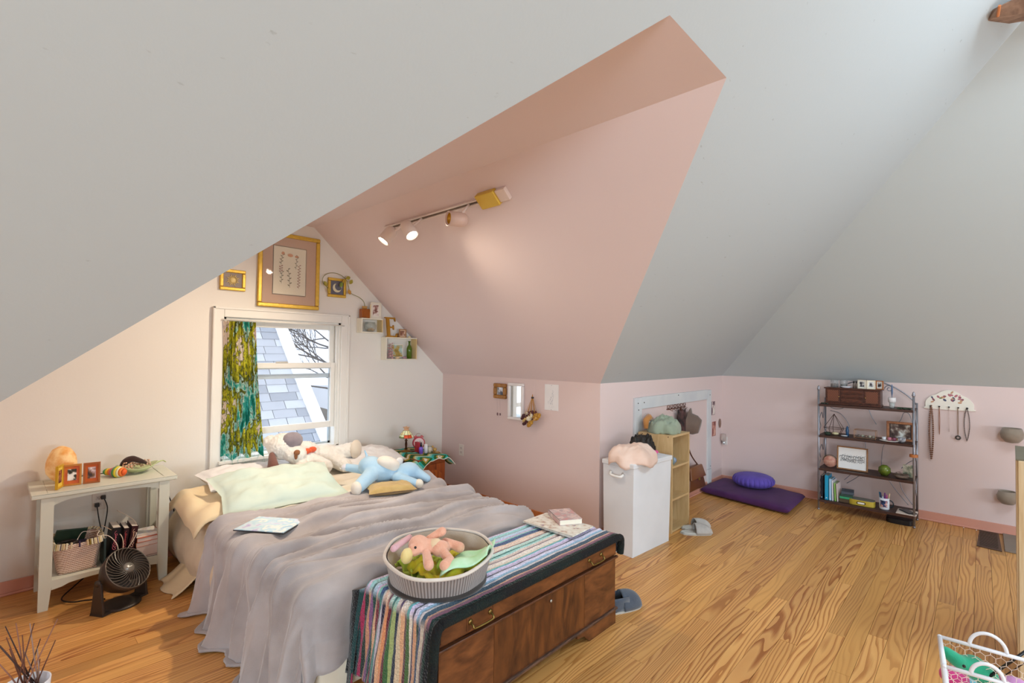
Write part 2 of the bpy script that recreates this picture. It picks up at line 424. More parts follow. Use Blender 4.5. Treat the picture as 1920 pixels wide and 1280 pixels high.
# ------------------------------------------------------------ outside the window
roof = thing('house_roof', 'neighbour grey shingled roof with white rake board outside the window', 'roof', (1.5, 7, -1))
def RP(x, s): # s along slope, metres from eave
    return Vector((x, 6.3+s*.62, -1.05+s*.785))
RM = M('9ea2a9', .9, var=.12, vs=4, bump=.3, bs=120); RM2 = M('adb1b7', .9, var=.12, vs=4, bump=.3, bs=120); RM3 = M('8a8f97', .9, var=.1, bump=.3, bs=120)
def edge(s): return 3.50-.06*s+.35*math.exp(-(s+.1)*1.3)
rowh = .15; n = 0
for r in range(27):
    s0 = r*rowh; x = 1.6-random.uniform(0, .2)
    while x < edge(s0):
        w_ = random.choice((.30, .34, .40, .26)); xe = min(x+w_-.008, edge(s0)); 
        if xe-x > .03:
            lift = random.uniform(.01, .016)
            nrm = Vector((0, -.785, .62))
            a, b_, c, d = RP(x, s0), RP(xe, s0), RP(xe, s0+rowh+.02), RP(x, s0+rowh+.02)
            q = B().hexa([a, b_, c, d], [a+nrm*lift, b_+nrm*lift, c+nrm*.002, d+nrm*.002])
            q.obj('shingle', random.choice((RM, RM2, RM, RM3)), roof); n += 1
        x += w_
b = B()
sl = [i*.2 for i in range(21)]
b.add([RP(edge(s), s)+Vector((0, 0, -.03)) for s in sl]+[RP(.2, s)+Vector((0, 0, -.03)) for s in sl], [(i, i+1, 22+i, 21+i) for i in range(20)])
b.obj('roof_deck', M('50545a', .9), roof)
b = B().grid(lambda u, v: RP(edge(u*4)+v*.20, u*4)+Vector((0, 0, .02-.0*v)), 24, 1)
b.obj('rake_board', M('e4e6ea', .6), roof, solid=.04)
# low dark roof and pale lawn, sky-lit ground
tag(B().hexa([(4.0, 8.6, -2), (8.5, 8.6, -2), (8.5, 10, -2), (4.0, 10, -2)], [(4.0, 8.6, -.75), (8.5, 8.6, -1.2), (8.5, 10, -.9), (4.0, 10, .55)]).obj('low_roof', M('55514c', .9, var=.25, vs=3, bump=.2)), 'dark brown low roof behind the shingled roof outside', 'roof')
tag(B().hexa([(2.0, 12.4, -1.6), (9, 12.4, -1.6), (9, 16, -1.6), (2.0, 16, -1.6)], [(2.0, 12.4, .75), (9, 12.4, .45), (9, 16, 2.2), (2.0, 16, 2.4)]).obj('far_roof', M('c4c8cf', .9, var=.1, vs=1)), 'pale distant roof seen past the branches', 'roof')
struct(B().box(-20, 5, -3.2, 40, 60, -3.0).obj('ground', M('a9aaa6', .9, var=.2, vs=.5)))
tree = thing('bare_tree', 'bare branching tree outside the window', 'tree', (3.6, 9.2, -3))
TB = M('4c4a4a', .9, var=.2)
B().tube(spline([(5.2, 9.5, -3), (5.15, 9.4, -1), (5.1, 9.3, .8), (5.2, 9.2, 2.2)], 5), [.16-.004*i for i in range(16)], 8).obj('trunk', M('b9b4ad', .9, var=.2), tree)
random.seed(11)
def twig(b, p, d, L, r, depth):
    pts = [p]; q = Vector(p); dd = Vector(d).normalized()
    for i in range(5):
        dd = (dd+Vector((random.uniform(-.3, .3), random.uniform(-.1, .1), random.uniform(-.22, .3)))).normalized()
        q = q+dd*L/5; pts.append(q.copy())
        if depth and i > 0: twig(b, q, dd+Vector((random.uniform(-.8, .8), random.uniform(-.3, .3), random.uniform(-.5, .9))), L*.55, r*.55, depth-1)
    b.tube(pts, [r*(1-.13*i) for i in range(6)], 4)
for k, (p, d, L) in enumerate([((5.1, 9.3, .95), (-1, -.1, .22), 1.7), ((5.1, 9.3, 1.25), (-1, -.1, .2), 1.4), ((5.1, 9.3, .8), (-1, 0, .1), 1.3), ((5.1, 9.25, 1.5), (-1, 0, .05), 1.3), ((5.1, 9.2, .6), (-1, 0, .3), 1.5), ((5.1, 9.2, 1.1), (-1, .1, .1), 2.0)]):
    b = B(); twig(b, p, d, L, .022, 3); b.obj('branch', TB, tree)
random.seed(5)

# ------------------------------------------------------------ cloth helpers
nz = lambda x, y, z=0: noise.noise(Vector((x, y, z)))
def fabric(col, col2=None, rough=.85, bs=220, bump=.35, sheen=.3, vs=14, weave=None):
    key = ('fab', col, col2, bs, bump, vs, weave)
    if key in MATS: return MATS[key]
    t = NT('fabric_'+col); c = t.coord('Object')
    n = t.N('TexNoise', Vector=c, Scale=vs, Detail=5.0)
    t.base(t.ramp(n.outputs[0], [(.3, col), (.7, col2 or col)]), rough)
    if weave == 'cord':
        w = t.N('TexWave', Vector=c, Scale=bs, _bands_direction='X'); h = w.outputs[0]
    else: h = t.N('TexNoise', Vector=c, Scale=bs, Detail=3.0).outputs[0]
    t.bump(h, bump, .003)
    t.p.inputs['Sheen Weight'].default_value = sheen; t.p.inputs['Sheen Roughness'].default_value = .5
    MATS[key] = t.m; return t.m

def drape(xa, xb, ya, yb, top, over, nu, nv, fold, lift, rim=.05, floor=.012, flare=.2, ylim=None, folds=26, famp=.03):
    """cloth laid over a box top [xa,xb]x[ya,yb]; over = overhang left,right,foot,head"""
    A0, A1, B0, B1 = xa-over[0], xb+over[1], ya-over[2], yb+over[3]
    def fn(u, v):
        a = A0+(A1-A0)*u; b = B0+(B1-B0)*v
        cx = min(max(a, xa), xb); cy = min(max(b, ya), yb)
        dx, dy = a-cx, b-cy; L = math.hypot(dx, dy)
        n = (dx/L, dy/L) if L > 1e-6 else (0, 0)
        h = fold(a, b)
        if L < 1e-6: return (a, b, top(a, b)+h)
        arc = min(L, rim*1.57); th = arc/rim
        out = rim*math.sin(th); z = top(cx, cy)-rim*(1-math.cos(th))
        rest = max(0, L-arc)
        t = (b if abs(dx) > abs(dy) else a)+.6*math.atan2(dy, dx)*.25
        wv = (math.sin(t*folds+2.2*nz(t*3, 2))*.6+math.sin(t*folds*.43+1+1.5*nz(t*2, 7))*.5)
        k = min(1, rest/.12)
        out += rest*flare+wv*famp*k*(.5+rest*1.5)
        z -= rest*math.sqrt(max(.1, 1-flare*flare))
        if z < floor: out += (floor-z)*.4; z = floor+.008*abs(wv)
        x = cx+n[0]*out+h*n[0]*.6; y = cy+n[1]*out+h*n[1]*.6
        if L < rim*1.57: z += h*(1-L/(rim*1.57))
        if ylim is not None and x > 1.12: y = max(y, ylim)
        return (x, y, z)
    return B().grid(fn, nu, nv)

def pillow(w, d, h, wr=.012, seed=0, n=30):
    b = B()
    def f(u, v, sgn):
        x, y = 2*u-1, 2*v-1
        e = max(0, (1-abs(x)**3.2))*max(0, (1-abs(y)**3.2))
        px = x*w/2*(1-.07*(1-y*y)*0 - .10*abs(x)*(1-abs(y))); py = y*d/2*(1-.10*abs(y)*(1-abs(x)))
        wrk = wr*(nz(x*3+seed, y*2.2, sgn)+.6*nz(x*7+seed, y*5, 3+sgn))*(e**.4)
        rad = wr*.8*math.sin(8*math.atan2(y, x)+seed)*(e**.5)*(x*x+y*y)*.6
        return (px, py, sgn*h/2*e**.55+(wrk+rad)*(1 if sgn > 0 else .3))
    b.grid(lambda u, v: f(u, v, 1), n, n); b.grid(lambda u, v: f(u, v, -1), n, n)
    return b
def put(b, loc, rot=(0, 0, 0), scale=(1, 1, 1)):
    from mathutils import Euler
    return b.xf(Matrix.LocRotScale(Vector(loc), Euler(rot), Vector(scale)))
def weld(o):
    q = o.modifiers.new('w', 'WELD'); q.merge_threshold = .0008
    while o.modifiers[0] != q and len(o.modifiers) > 1 and o.modifiers.find('w') > 0:
        o.modifiers.move(o.modifiers.find('w'), 0)
        break
    return o

# ------------------------------------------------------------ bed
bx0, bx1, by0, by1 = .95, 2.38, 2.02, 4.19
bed = thing('bed', 'low double bed under the window with cream fitted sheet and skirt', 'bed', (1.73, 3.1, 0))
CRM = fabric('eadfca', 'f2ead8', sheen=.1, bump=.1, vs=5); PEACH = fabric('e9d0a6', 'f0dcb8', sheen=.1, bump=.1, vs=5)
B().box(bx0+.03, by0, .02, bx1-.03, by1, .22).obj('box_base', CRM, bed, bevel=.03, smooth=True)
mtop = lambda x, y: .435+.02*max(0, min(1, (y-3.3)/.5))
mt = B().grid(lambda u, v: (lambda a, b, z, s: (bx0+.0+(bx1-bx0)*(.5+a), by0+.10+(by1-by0-.10)*b, z))(
    .5*math.copysign(abs(math.cos(2*PI*v))**.35, math.cos(2*PI*v))*(1.0+.02*nz(u*9, v*3)), u, .32+.125*math.copysign(abs(math.sin(2*PI*v))**.4, math.sin(2*PI*v)), 0), 30, 40, cv=True)
mo = mt.obj('mattress', PEACH, bed, smooth=True, label='cream fitted sheet')
# left side of the sheet bulging to the floor
def side(u, v):
    y = 2.4+(4.16-2.4)*u; z = .02+.40*v
    bul = .075*math.sin(PI*min(1, v*1.08))+.02*(1-v)
    w = .012*math.sin(y*23+2*nz(y*2, 1))*(1-v)
    return (bx0+.02-bul-w, y, z)
B().grid(side, 40, 12).obj('bed_skirt', fabric('dccbb0', 'e6d6bc', sheen=.1, bump=.1), bed, smooth=True, solid=.006)
B().grid(lambda u, v: (1.0-.22*v+.02*math.sin(u*9), 3.55+.33*u-.05*v, .40*0+.16*(1-v)**1.5+.008+.004*math.sin(u*14)), 12, 8).obj('trailing_sheet', PEACH, bed, smooth=True, solid=.006)
# peach sheet gathered at the head left corner
def gather(u, v):
    a = u*1.0; x = .86+.55*u; y = 3.38+.75*v
    z = .46+.075*math.sin(PI*v)**.8*(1-.3*u)+.025*nz(x*9, y*7)+.018*math.sin(12*(y-.7*x)+2*nz(x*4, y*3))
    z -= .20*max(0, (.95-x)/.09)**2*.5
    return (x, y, z)
B().grid(gather, 30, 30).obj('gathered_sheet', PEACH, bed, smooth=True, solid=.01)

# cream duvet
def dfold(x, y):
    r = .020*math.sin(34*(y-.10*x)+3*nz(x*1.8, y*2))*max(0, nz(x*1.3+5, y*1.7)+.55)
    r += .03*nz(x*3.5, y*4)+.010*nz(x*9, y*14)
    edge = min(1, max(0, (y-2.9)/.3))
    return r*edge*.8+(.02*edge)
dv = drape(bx0+.12, bx1-.02, 3.20, 4.12, lambda x, y: .462, (0, .26, 0, .03), 90, 90, dfold, 0, rim=.06, flare=.05, famp=.02)
tag(dv.obj('duvet', fabric('e4d8c2', 'f0e8d8', sheen=.1, bump=.1, vs=4), None, smooth=True, solid=.012), 'cream rumpled duvet across the head half of the bed', 'duvet')

# grey fleece blanket
def bfold(x, y):
    qx, qy = x-.95, y-2.0
    q = y+.22*x-.12*x*x*.5+.18*nz(x*1.3, y*1.3)
    s = 0
    for f, a, k in ((19, .036, 0), (34, .024, 3), (60, .010, 8)):
        w = 1-abs(math.sin(q*f/2+2.0*nz(x*1.6+k, y*2.1, k)))
        s += a*(w**2.1)*2.6*max(.08, .62+1.1*nz(x*1.5+k, y*1.9+k, 2))
    s *= .35+.65*min(1, max(0, (y-2.0)/.55))          # smoother toward the chest
    s = min(s*1.35, .075)
    for px_, py_, pr_ in ((1.115, 2.912, .20), (1.90, 3.08, .20), (2.15, 3.05, .2), (1.35, 3.25, .16), (1.65, 3.25, .16)): s *= 1-.9*math.exp(-((x-px_)**2+(y-py_)**2)/pr_**2)
    edge = .018*math.exp(-((y-(3.24+.05*math.sin(x*3)))/.035)**2)
    return s+.014*nz(x*3, y*3)+edge
btop = lambda x, y: .475
def head_end(b):
    out = []
    for (x, y, z) in b.v:
        t = max(0, (y-2.0)/1.3)
        sh = -.05*math.cos((x-1.0)*2.0)*t + (-.18*max(0, (x-2.1)/.45))*t
        out.append((x, y+sh, z))
    b.v = out; return b
bl = head_end(drape(bx0+.03, bx1-.02, 2.10, 3.30, btop, (.565, .20, .36, 0), 230, 210, bfold, 0, rim=.075, flare=.13, ylim=1.965, folds=27, famp=.045))
o = bl.obj('fleece_blanket', fabric('9b9190', 'c0b8b8', bs=420, bump=.5, sheen=.6, vs=4), None, smooth=True, solid=.012)
tag(o, 'grey brown fleece blanket rumpled over the bed and trailing to the floor', 'blanket')
# cream sheet hem showing below the blanket at the foot
tag(B().grid(lambda u, v: (.90+.26*u-.03*math.sin(v*3), 2.16-.10*u+.012*math.sin(u*26)+.06*(1-v)*0, .012+.17*v), 24, 8).obj('sheet_hem', fabric('e2c6a0', 'ead2b0', sheen=.1), None, smooth=True, solid=.008), 'peach sheet hem touching the floor below the blanket corner', 'sheet')
# lump of blanket where it meets the chest
b = B()
def lump(u, v):
    x = .97+.17*u; y = 1.93+.24*v
    return (x+.02*math.sin(v*9), y, .02+.15*math.sin(PI*min(1, .15+v*.8))*(.4+.6*u)+.03*math.sin(u*9+v*5))
b.grid(lump, 14, 14); 

# pillows
GP = fabric('c8d8cc', 'd8e4d6', sheen=.15, bump=.12, vs=4)
def raised(b, seed):
    return b
tag(weld(put(pillow(.80, .50, .16, .03, 3), (1.40, 3.50, .555), (.30, .0, -.06)).obj('pillow', GP, None, smooth=True)), 'pale mint green rumpled pillow lying in front of the window', 'pillow')
tag(weld(put(pillow(.70, .42, .15, .02, 9), (1.40, 3.98, .545), (.10, .02, 0)).obj('pillow', fabric('f0eef0', 'f8f6f6', sheen=.1, bump=.1), None, smooth=True)), 'white pillow behind the mint pillow below the window sill', 'pillow')
tag(weld(put(pillow(.62, .40, .14, .025, 5), (2.30, 3.96, .56), (.12, 0, -.05)).obj('pillow', fabric('eeeae8', 'f6f3f0', sheen=.1, bump=.1), None, smooth=True)), 'white pillow beside the nightstand behind the blue plush', 'pillow')

# tablet / comic lying on the blanket
t = thing('picture_book', 'thin light blue picture book lying on the grey blanket', 'book', (1.115, 2.912, .505), -.95)
cz = NT('comic_cover'); c = cz.coord('Object', (9, 9, 9)); n = cz.N('TexNoise', Vector=c, Scale=1.4, Detail=3.0)
cz.base(cz.ramp(n.outputs[0], [(.30, 'b9a3d8'), (.42, 'dce9f4'), (.52, 'b8dcec'), (.60, 'f4f6ee'), (.70, 'a8cfe6')]), .35)
B().box(-.15, -.11, 0, .15, .11, .006).obj('pages', M('23252c', .5), t, local=True, bevel=.002)
B().box(-.146, -.107, .006, .146, .107, .010).obj('cover', cz.m, t, local=True)

# ------------------------------------------------------------ plush toys
def blob(parts):
    b = B()
    for p in parts:
        if p[0] == 's': b.sph(p[1], p[2], 16, p[3] if len(p) > 3 else None)
        else:
            (a, c, r1, r2) = p[1:]; a = Vector(a); c = Vector(c); n = 6
            pts = [a.lerp(c, i/n) for i in range(n+1)]; b.tube(pts, [r1+(r2-r1)*i/n for i in range(n+1)], 12); b.sph(a, r1, 12); b.sph(c, r2, 12)
    return b
WF = fabric('efe8de', 'f7f2ea', bs=160, bump=1.0, sheen=.5, vs=30); 
dog = thing('plush_dog', 'white plush dog with grey eye patch and brown ear lying below the window', 'plush toy', (1.78, 4.0, .58))
hd = Vector((1.60, 3.95, .745))
blob([('s', hd, (.125, .11, .105)), ('s', hd+Vector((.05, -.085, -.055)), (.088, .08, .068)), ('s', (1.77, 3.98, .66), (.13, .11, .10)),
      ('s', (1.95, 4.0, .615), (.14, .11, .095)), ('c', (1.76, 3.90, .64), (1.86, 3.79, .575), .055, .058), ('c', (1.68, 3.88, .62), (1.67, 3.78, .56), .06, .07),
      ('c', (2.02, 3.96, .62), (2.13, 3.88, .66), .066, .062), ('c', (2.0, 3.93, .58), (2.04, 3.80, .55), .06, .055), ('s', (1.52, 4.0, .78), (.06, .05, .055))]).obj('body', WF, dog, smooth=True, remesh=.009, sm=4).modifiers.new('fur', 'DISPLACE')
fx_ = bpy.data.textures.new('fur', 'CLOUDS'); fx_.noise_scale = .014; dm = dog.children[-1].modifiers['fur']; dm.texture = fx_; dm.strength = .016
B().sph((2.15, 3.84, .665), (.06, .035, .08), 14, rz(.3)).obj('foot_pad', fabric('ddcdb8', 'e6d8c6'), dog, smooth=True)
B().sph(hd+Vector((.035, -.065, .05)), (.080, .062, .065), 14).obj('eye_patch', fabric('8a7f86', '9d9298', bs=160, bump=1), dog, smooth=True)
B().sph(hd+Vector((.03, -.165, -.030)), (.026, .016, .022), 10).sph(hd+Vector((.025, -.160, -.05)), (.014, .014, .034), 10).obj('nose', fabric('8a5430', '9a6238'), dog, smooth=True)
blob([('c', (1.49, 3.90, .70), (1.475, 3.84, .65), .024, .036), ('c', (1.475, 3.84, .65), (1.475, 3.82, .60), .036, .050)]).obj('ear', fabric('6b4238', '7d5146', bs=140, bump=1), dog, smooth=True, remesh=.008)
B().sph((1.74, 3.862, .70), (.036, .018, .024), 10).sph((1.79, 3.872, .705), (.036, .018, .024), 10).sph((1.765, 3.852, .70), .014, 8).obj('bow', fabric('d8502a', 'e8683a'), dog, smooth=True)

BLU = fabric('9fc6e2', 'b4d4ea', bs=120, bump=.4, sheen=.3, vs=12)
el = thing('plush_elephant', 'light blue plush toy with cream belly lying face down near the nightstand', 'plush toy', (2.03, 3.22, .53))
blob([('s', (2.04, 3.27, .60), (.135, .11, .085), Matrix.Rotation(.35, 3, 'Y')), ('s', (1.97, 3.30, .645), (.09, .09, .07)),
      ('c', (1.93, 3.22, .60), (1.79, 3.15, .55), .055, .045), ('c', (1.97, 3.36, .60), (1.87, 3.46, .62), .035, .03),
      ('s', (2.21, 3.17, .585), (.10, .075, .07)), ('c', (2.25, 3.15, .58), (2.32, 3.07, .53), .05, .03),
      ('c', (2.10, 3.14, .56), (2.17, 3.02, .53), .042, .036), ('c', (2.0, 3.36, .64), (1.965, 3.38, .75), .018, .008)]).obj('body', BLU, el, smooth=True, remesh=.009, sm=5)
B().sph((2.07, 3.215, .655), (.10, .065, .055), 16, Matrix.Rotation(.45, 3, 'Y')).obj('belly', fabric('e8dfd2', 'efe7dc', bs=120, bump=.4), el, smooth=True)
B().sph((1.765, 3.135, .545), (.035, .045, .05), 14).obj('foot_pad', fabric('e6ddd0', 'eee6da'), el, smooth=True)
B().sph((2.19, 3.0, .528), (.036, .036, .034), 14).obj('foot_pad', fabric('e2dccc', 'ebe4d6'), el, smooth=True)
B().sph((2.165, 3.22, .655), (.055, .012, .035), 12, rz(.4)).obj('ear', fabric('efe9e4', 'f4efea'), el, smooth=True)
B().sph((1.86, 3.47, .62), (.03, .03, .026), 10).obj('tail_tip', fabric('d8d4dc', 'e2dee4'), el, smooth=True)
tag(weld(put(pillow(.34, .16, .07, .008, 2, 16), (1.99, 3.05, .525), (.1, 0, -.35)).obj('knitted_cushion', fabric('b79a5e', 'c9ad72', bs=90, bump=1.2), None, smooth=True)), 'small tan ribbed cushion under the blue plush', 'cushion')

# ------------------------------------------------------------ cedar chest
CHM = wood('7d4a28', '452413', (5, 30, 14), .32, 'Object', (.30, .72), dist=1.2)
CHW = wood('70401f', '33190f', (9, 30, 2.2), .3, 'Object', (.28, .70), dist=2.0)
CHB = wood('6a3e24', '3a1e10', (4, 30, 30), .4)
cx0, cx1, cy0, cy1, cz = 1.185, 2.44, 1.487, 1.93, .468
ch = thing('blanket_chest', 'scratched dark veneered wooden chest at the foot of the bed', 'chest', (1.81, 1.7, 0))
B().box(cx0+.008, cy0+.01, .075, cx1-.008, cy1, .375).obj('body', CHB, ch)
B().box(cx0, cy0, .378, cx1, cy1, cz).obj('lid', CHM, ch, bevel=.008, label='orange brown lid front with two pulls')
for a, c, w in ((cx0+.008, cx0+.30, CHM), (cx0+.302, cx1-.302, CHW), (cx1-.30, cx1-.008, CHM)):
    B().box(a, cy0+.002, .092, c, cy0+.01, .360).obj('front_panel', w, ch)
for a, c in ((cx0+.012, cx0+.14), (cx0+.142, cx0+.285), (cx0+.287, cx1-.287), (cx1-.285, cx1-.142), (cx1-.14, cx1-.012)):
    B().box(a, cy0-.003, .392, c, cy0+.001, .457).obj('lid_panel', CHM, ch, bevel=.001)
B().box(cx0-.006, cy0-.010, .362, cx1+.006, cy0+.01, .374).obj('moulding', CHB, ch, bevel=.004)
B().box(cx0-.006, cy0-.010, .078, cx1+.006, cy0+.01, .092).obj('moulding', wood('6a4a38', '32201a', (4, 30, 30), .5), ch, bevel=.004)
def plinth(a, c): 
    return B().prism([(a, 0), (a, .078), (c, .078), (c, .055), (c-(.06 if c > a else -.06), .045), (c-(.11 if c > a else -.11), 0)], 'y', cy0+.002, cy0+.02)
plinth(cx1, cx1-.36).obj('foot', CHM, ch); plinth(cx0, cx0+.36).obj('foot', CHM, ch)
B().box(cx1-.02, cy0+.02, 0, cx1, cy1, .078).obj('foot', CHB, ch); B().box(cx0, cy0+.02, 0, cx0+.02, cy1, .078).obj('foot', CHB, ch)
BRS = M('8a7440', .35, .9, var=.15)
for hx in (cx0+.215, cx1-.215):
    h = B().tube(spline([(hx-.055, cy0-.004, .425), (hx-.055, cy0-.022, .415), (hx-.045, cy0-.026, .405), (hx+.045, cy0-.026, .405), (hx+.055, cy0-.022, .415), (hx+.055, cy0-.004, .425)], 4), .0042, 8).obj('bail_pull', BRS, ch, smooth=True)
    for q in (-.055, .055): B().lathe([(.003, 0), (.011, .001), (.011, .004), (.004, .006)], (hx+q, cy0-.003, .425), 12, rot=Matrix.Rotation(PI/2, 3, 'X')).obj('rosette', BRS, h, smooth=True)
B().sph((1.86, cy0-.002, .325), (.008, .004, .008), 10).obj('lock', M('b8b4ac', .3, .8), ch, smooth=True)

# crocheted striped blanket
def stripes():
    t = NT('crochet_stripes'); c = t.coord('World')
    s = t.N('SeparateXYZ', i0=c)
    wob = t.N('TexNoise', Vector=c, Scale=14.0, Detail=2.0)
    a = t.N('Math', _operation='MULTIPLY_ADD', i0=wob.outputs[0], i1=.010, i2=-.005)
    y = t.N('Math', _operation='ADD', i0=s.outputs[1], i1=a.outputs[0])
    f = t.N('MapRange', Value=y.outputs[0]); f.clamp = False; f.inputs[1].default_value = 1.46; f.inputs[2].default_value = 1.98; f = t.N('Math', _operation='FRACT', i0=f.outputs[0])
    pal = ['10131c', '10131c', '16302c', '8a5a70', 'e6b49c', '3a5468', 'e6dde0', '9cc0dc', 'd8d4ec', '2a3a58', 'd5c8e8', '70bcc4', 'f2e8da', 'eee0d6', '5a4878', 'e8d8d0',
           'a9dcd8', '3a8a88', 'c8e4dc', '7a4a60', 'f2e0d2', 'f0d0be', 'dce6ea', '48608a', '8ad0cc', 'd6c8e8', 'c0d8ee', '2a6a70', 'a8dce0', 'dcd0ec', '58a0b8', 'b8d4e8']
    st = [(i/32, p) for i, p in enumerate(pal)]
    col = t.ramp(f.outputs[0], st, 'CONSTANT')
    # on the side drop the yarn is warmer (orange, green, maroon)
    pal2 = ['0c0f16', '0c0f16', '0c0f16', '14302a', '5a2438', 'c8b8a8', '24406a', '1f4038', 'd8a07a', '3a2450', 'e8dccc', '4a6c3a', '5a1e2a', 'e6b088', 'e0c8a8', '202c44',
            'a8b878', '3c6a3c', '6a2030', 'e89a6a', 'eab48c', '2a2240', 'd0c8d8', '4a8a80', '7a2a3c', 'e8b890', '1a4a44', '8a5a8a', 'd89878', '243a34', 'b0305a', '20484a']
    col2 = t.ramp(f.outputs[0], [(i/32, p) for i, p in enumerate(pal2)], 'CONSTANT')
    k = t.N('MapRange', Value=s.outputs[2]); k.inputs[1].default_value = .478; k.inputs[2].default_value = .44
    mx = t.N('Mix', _data_type='RGBA'); t.L(k.outputs[0], mx.inputs[0]); t.L(col, mx.inputs[6]); t.L(col2, mx.inputs[7])
    spk = t.N('TexNoise', Vector=c, Scale=150.0, Detail=2.0); lg = t.N('TexNoise', Vector=c, Scale=9.0, Detail=1.0)
    r = t.N('MapRange', Value=spk.outputs[0]); r.inputs[3].default_value = .55; r.inputs[4].default_value = 1.45
    v = t.N('VectorMath', _operation='SCALE', i0=mx.outputs[2], Scale=r.outputs[0])
    t.base(v.outputs[0], .95)
    vor = t.N('TexVoronoi', Vector=c, Scale=130.0); t.bump(vor.outputs['Distance'], .9, .006)
    t.p.inputs['Sheen Weight'].default_value = .3; return t.m
STR = stripes()
def cro(u, v):
    # u: along x from the left hem (floor) over the lid to the right drop; v: front to back
    y = 1.468+(1.955-1.468)*v; L = u*(.40+1.27+.10)-.40
    bumpz = .004*math.sin(y*150)+.004*nz(L*8, y*8)
    if L < 0:
        d = -L; k = min(1, d/.03); z = .483-max(0, d-.012); out = .018*k+.10*d*(.4+1.0*v)+.018*math.sin(y*26)*min(1, d*4)
        yy = y+(.16*v-.02)*d*1.5
        return (1.185-out-bumpz, yy, max(.02, z))
    if L > 1.27:
        d = L-1.27; return (2.45+.012+.01*math.sin(y*30), y, .483-d)
    return (1.18+L, y, .486+bumpz-(.008*(1-v)**6))
st = B().grid(cro, 150, 70)
# front lip
lip = lambda u, v: (1.17+1.29*u, 1.474-.010*math.sin(PI*min(1, v*1.3)), .484-.042*v+.006*nz(u*12, 1))
ob = st.obj('crochet_blanket', STR, None, smooth=True, solid=.010)
tag(ob, 'striped multicolour crocheted blanket over the chest with dark green border', 'blanket')
BD = NT('crochet_border'); cc = BD.coord('World'); n_ = BD.N('TexNoise', Vector=cc, Scale=5.0, Detail=2.0); BD.base(BD.ramp(n_.outputs[0], [(.42, '07080c'), (.58, '0b1a16'), (.66, '08090e')]), .95); vv = BD.N('TexVoronoi', Vector=cc, Scale=120.0); BD.bump(vv.outputs['Distance'], .9, .006)
b = B()
pts = spline([(1.135, 1.475, .04), (1.15, 1.472, .3), (1.162, 1.470, .44), (1.185, 1.468, .477), (1.25, 1.466, .482), (1.8, 1.468, .480), (2.3, 1.467, .482), (2.44, 1.470, .478), (2.468, 1.475, .44), (2.468, 1.48, .38)], 6)
b.tube(pts, .019, 10).obj('border', BD.m, ob, smooth=True)
b = B().grid(lambda u, v: (1.06-.05*u+.06*v*(1-u), 1.97+.16*u*v+.05*(u), .44-.42*v+.0*u), 8, 16)
def back_fold(u, v):
    d = .42*v; y = 1.965+.14*u+.12*v*u
    return (1.165-.04*u-.28*d*(.4+.6*u)+.02*math.sin(y*40+v*2), y, .46-.05*u-d*.98)
B().grid(back_fold, 22, 26).obj('rear_fold', STR, ob, smooth=True, solid=.010)

# corduroy basket with plush rabbit
CRD = fabric('8a7d76', '9a8d86', bs=1, bump=.1, vs=8, sheen=.5)
def cord():
    t = NT('corduroy'); tc = t.N('TexCoord').outputs['Generated']
    s = t.N('SeparateXYZ', i0=tc); x = t.N('Math', _operation='SUBTRACT', i0=s.outputs[0], i1=.5); y = t.N('Math', _operation='SUBTRACT', i0=s.outputs[1], i1=.5)
    a = t.N('Math', _operation='ARCTAN2', i0=y.outputs[0], i1=x.outputs[0])
    m_ = t.N('Math', _operation='MULTIPLY', i0=a.outputs[0], i1=104.0); sn = t.N('Math', _operation='SINE', i0=m_.outputs[0])
    r = t.N('MapRange', Value=sn.outputs[0]); r.inputs[1].default_value = -1
    t.base(t.ramp(r.outputs[0], [(.1, '6c5f5a'), (.7, 'a19590')]), .9); t.bump(r.outputs[0], .6, .004)
    t.p.inputs['Sheen Weight'].default_value = .4; return t.m
bc = Vector((1.385, 1.745, .492))
bk = thing('fabric_basket', 'oval grey corduroy fabric basket on the striped blanket', 'basket', bc, -.81)
def wall(u, v):
    a = 2*PI*u; fl = 1+.13*v
    rx, ry = .206*fl, .198*fl
    w = 1+.02*math.sin(3*a+v)+.012*math.sin(7*a+2)
    zz = .015+.113*v+.022*math.sin(a)*v+.006*math.sin(2*a+1)*v
    return (rx*math.cos(a)*w, ry*math.sin(a)*w, zz)
B().grid(wall, 72, 12, cu=True).obj('side', cord(), bk, smooth=True, local=True)
LIN = fabric('c9b8a8', 'd5c6b8', sheen=.2)
def inner(u, v): p = Vector(wall(u, .99-v*.8)); return (p.x*.95, p.y*.94, p.z)
B().grid(inner, 72, 8, cu=True).obj('lining', LIN, bk, smooth=True, local=True)
B().tube([Vector(wall(i/72, 1))*1 for i in range(72)], .0075, 8, closed=True).obj('rim_piping', fabric('d8ccc0', 'e2d8ce'), bk, smooth=True, local=True)
B().lathe([(.01, .0), (.214, .0), (.216, .018)], (0, 0, .001), 48, sx=1, sy=.955).obj('base', fabric('2a211e', '38302c'), bk, smooth=True, local=True)
B().lathe([(.01, 0), (.20, 0), (.20, .01)], (0, 0, .03), 40, sx=1, sy=.955).obj('bottom_pad', LIN, bk, local=True, smooth=True)
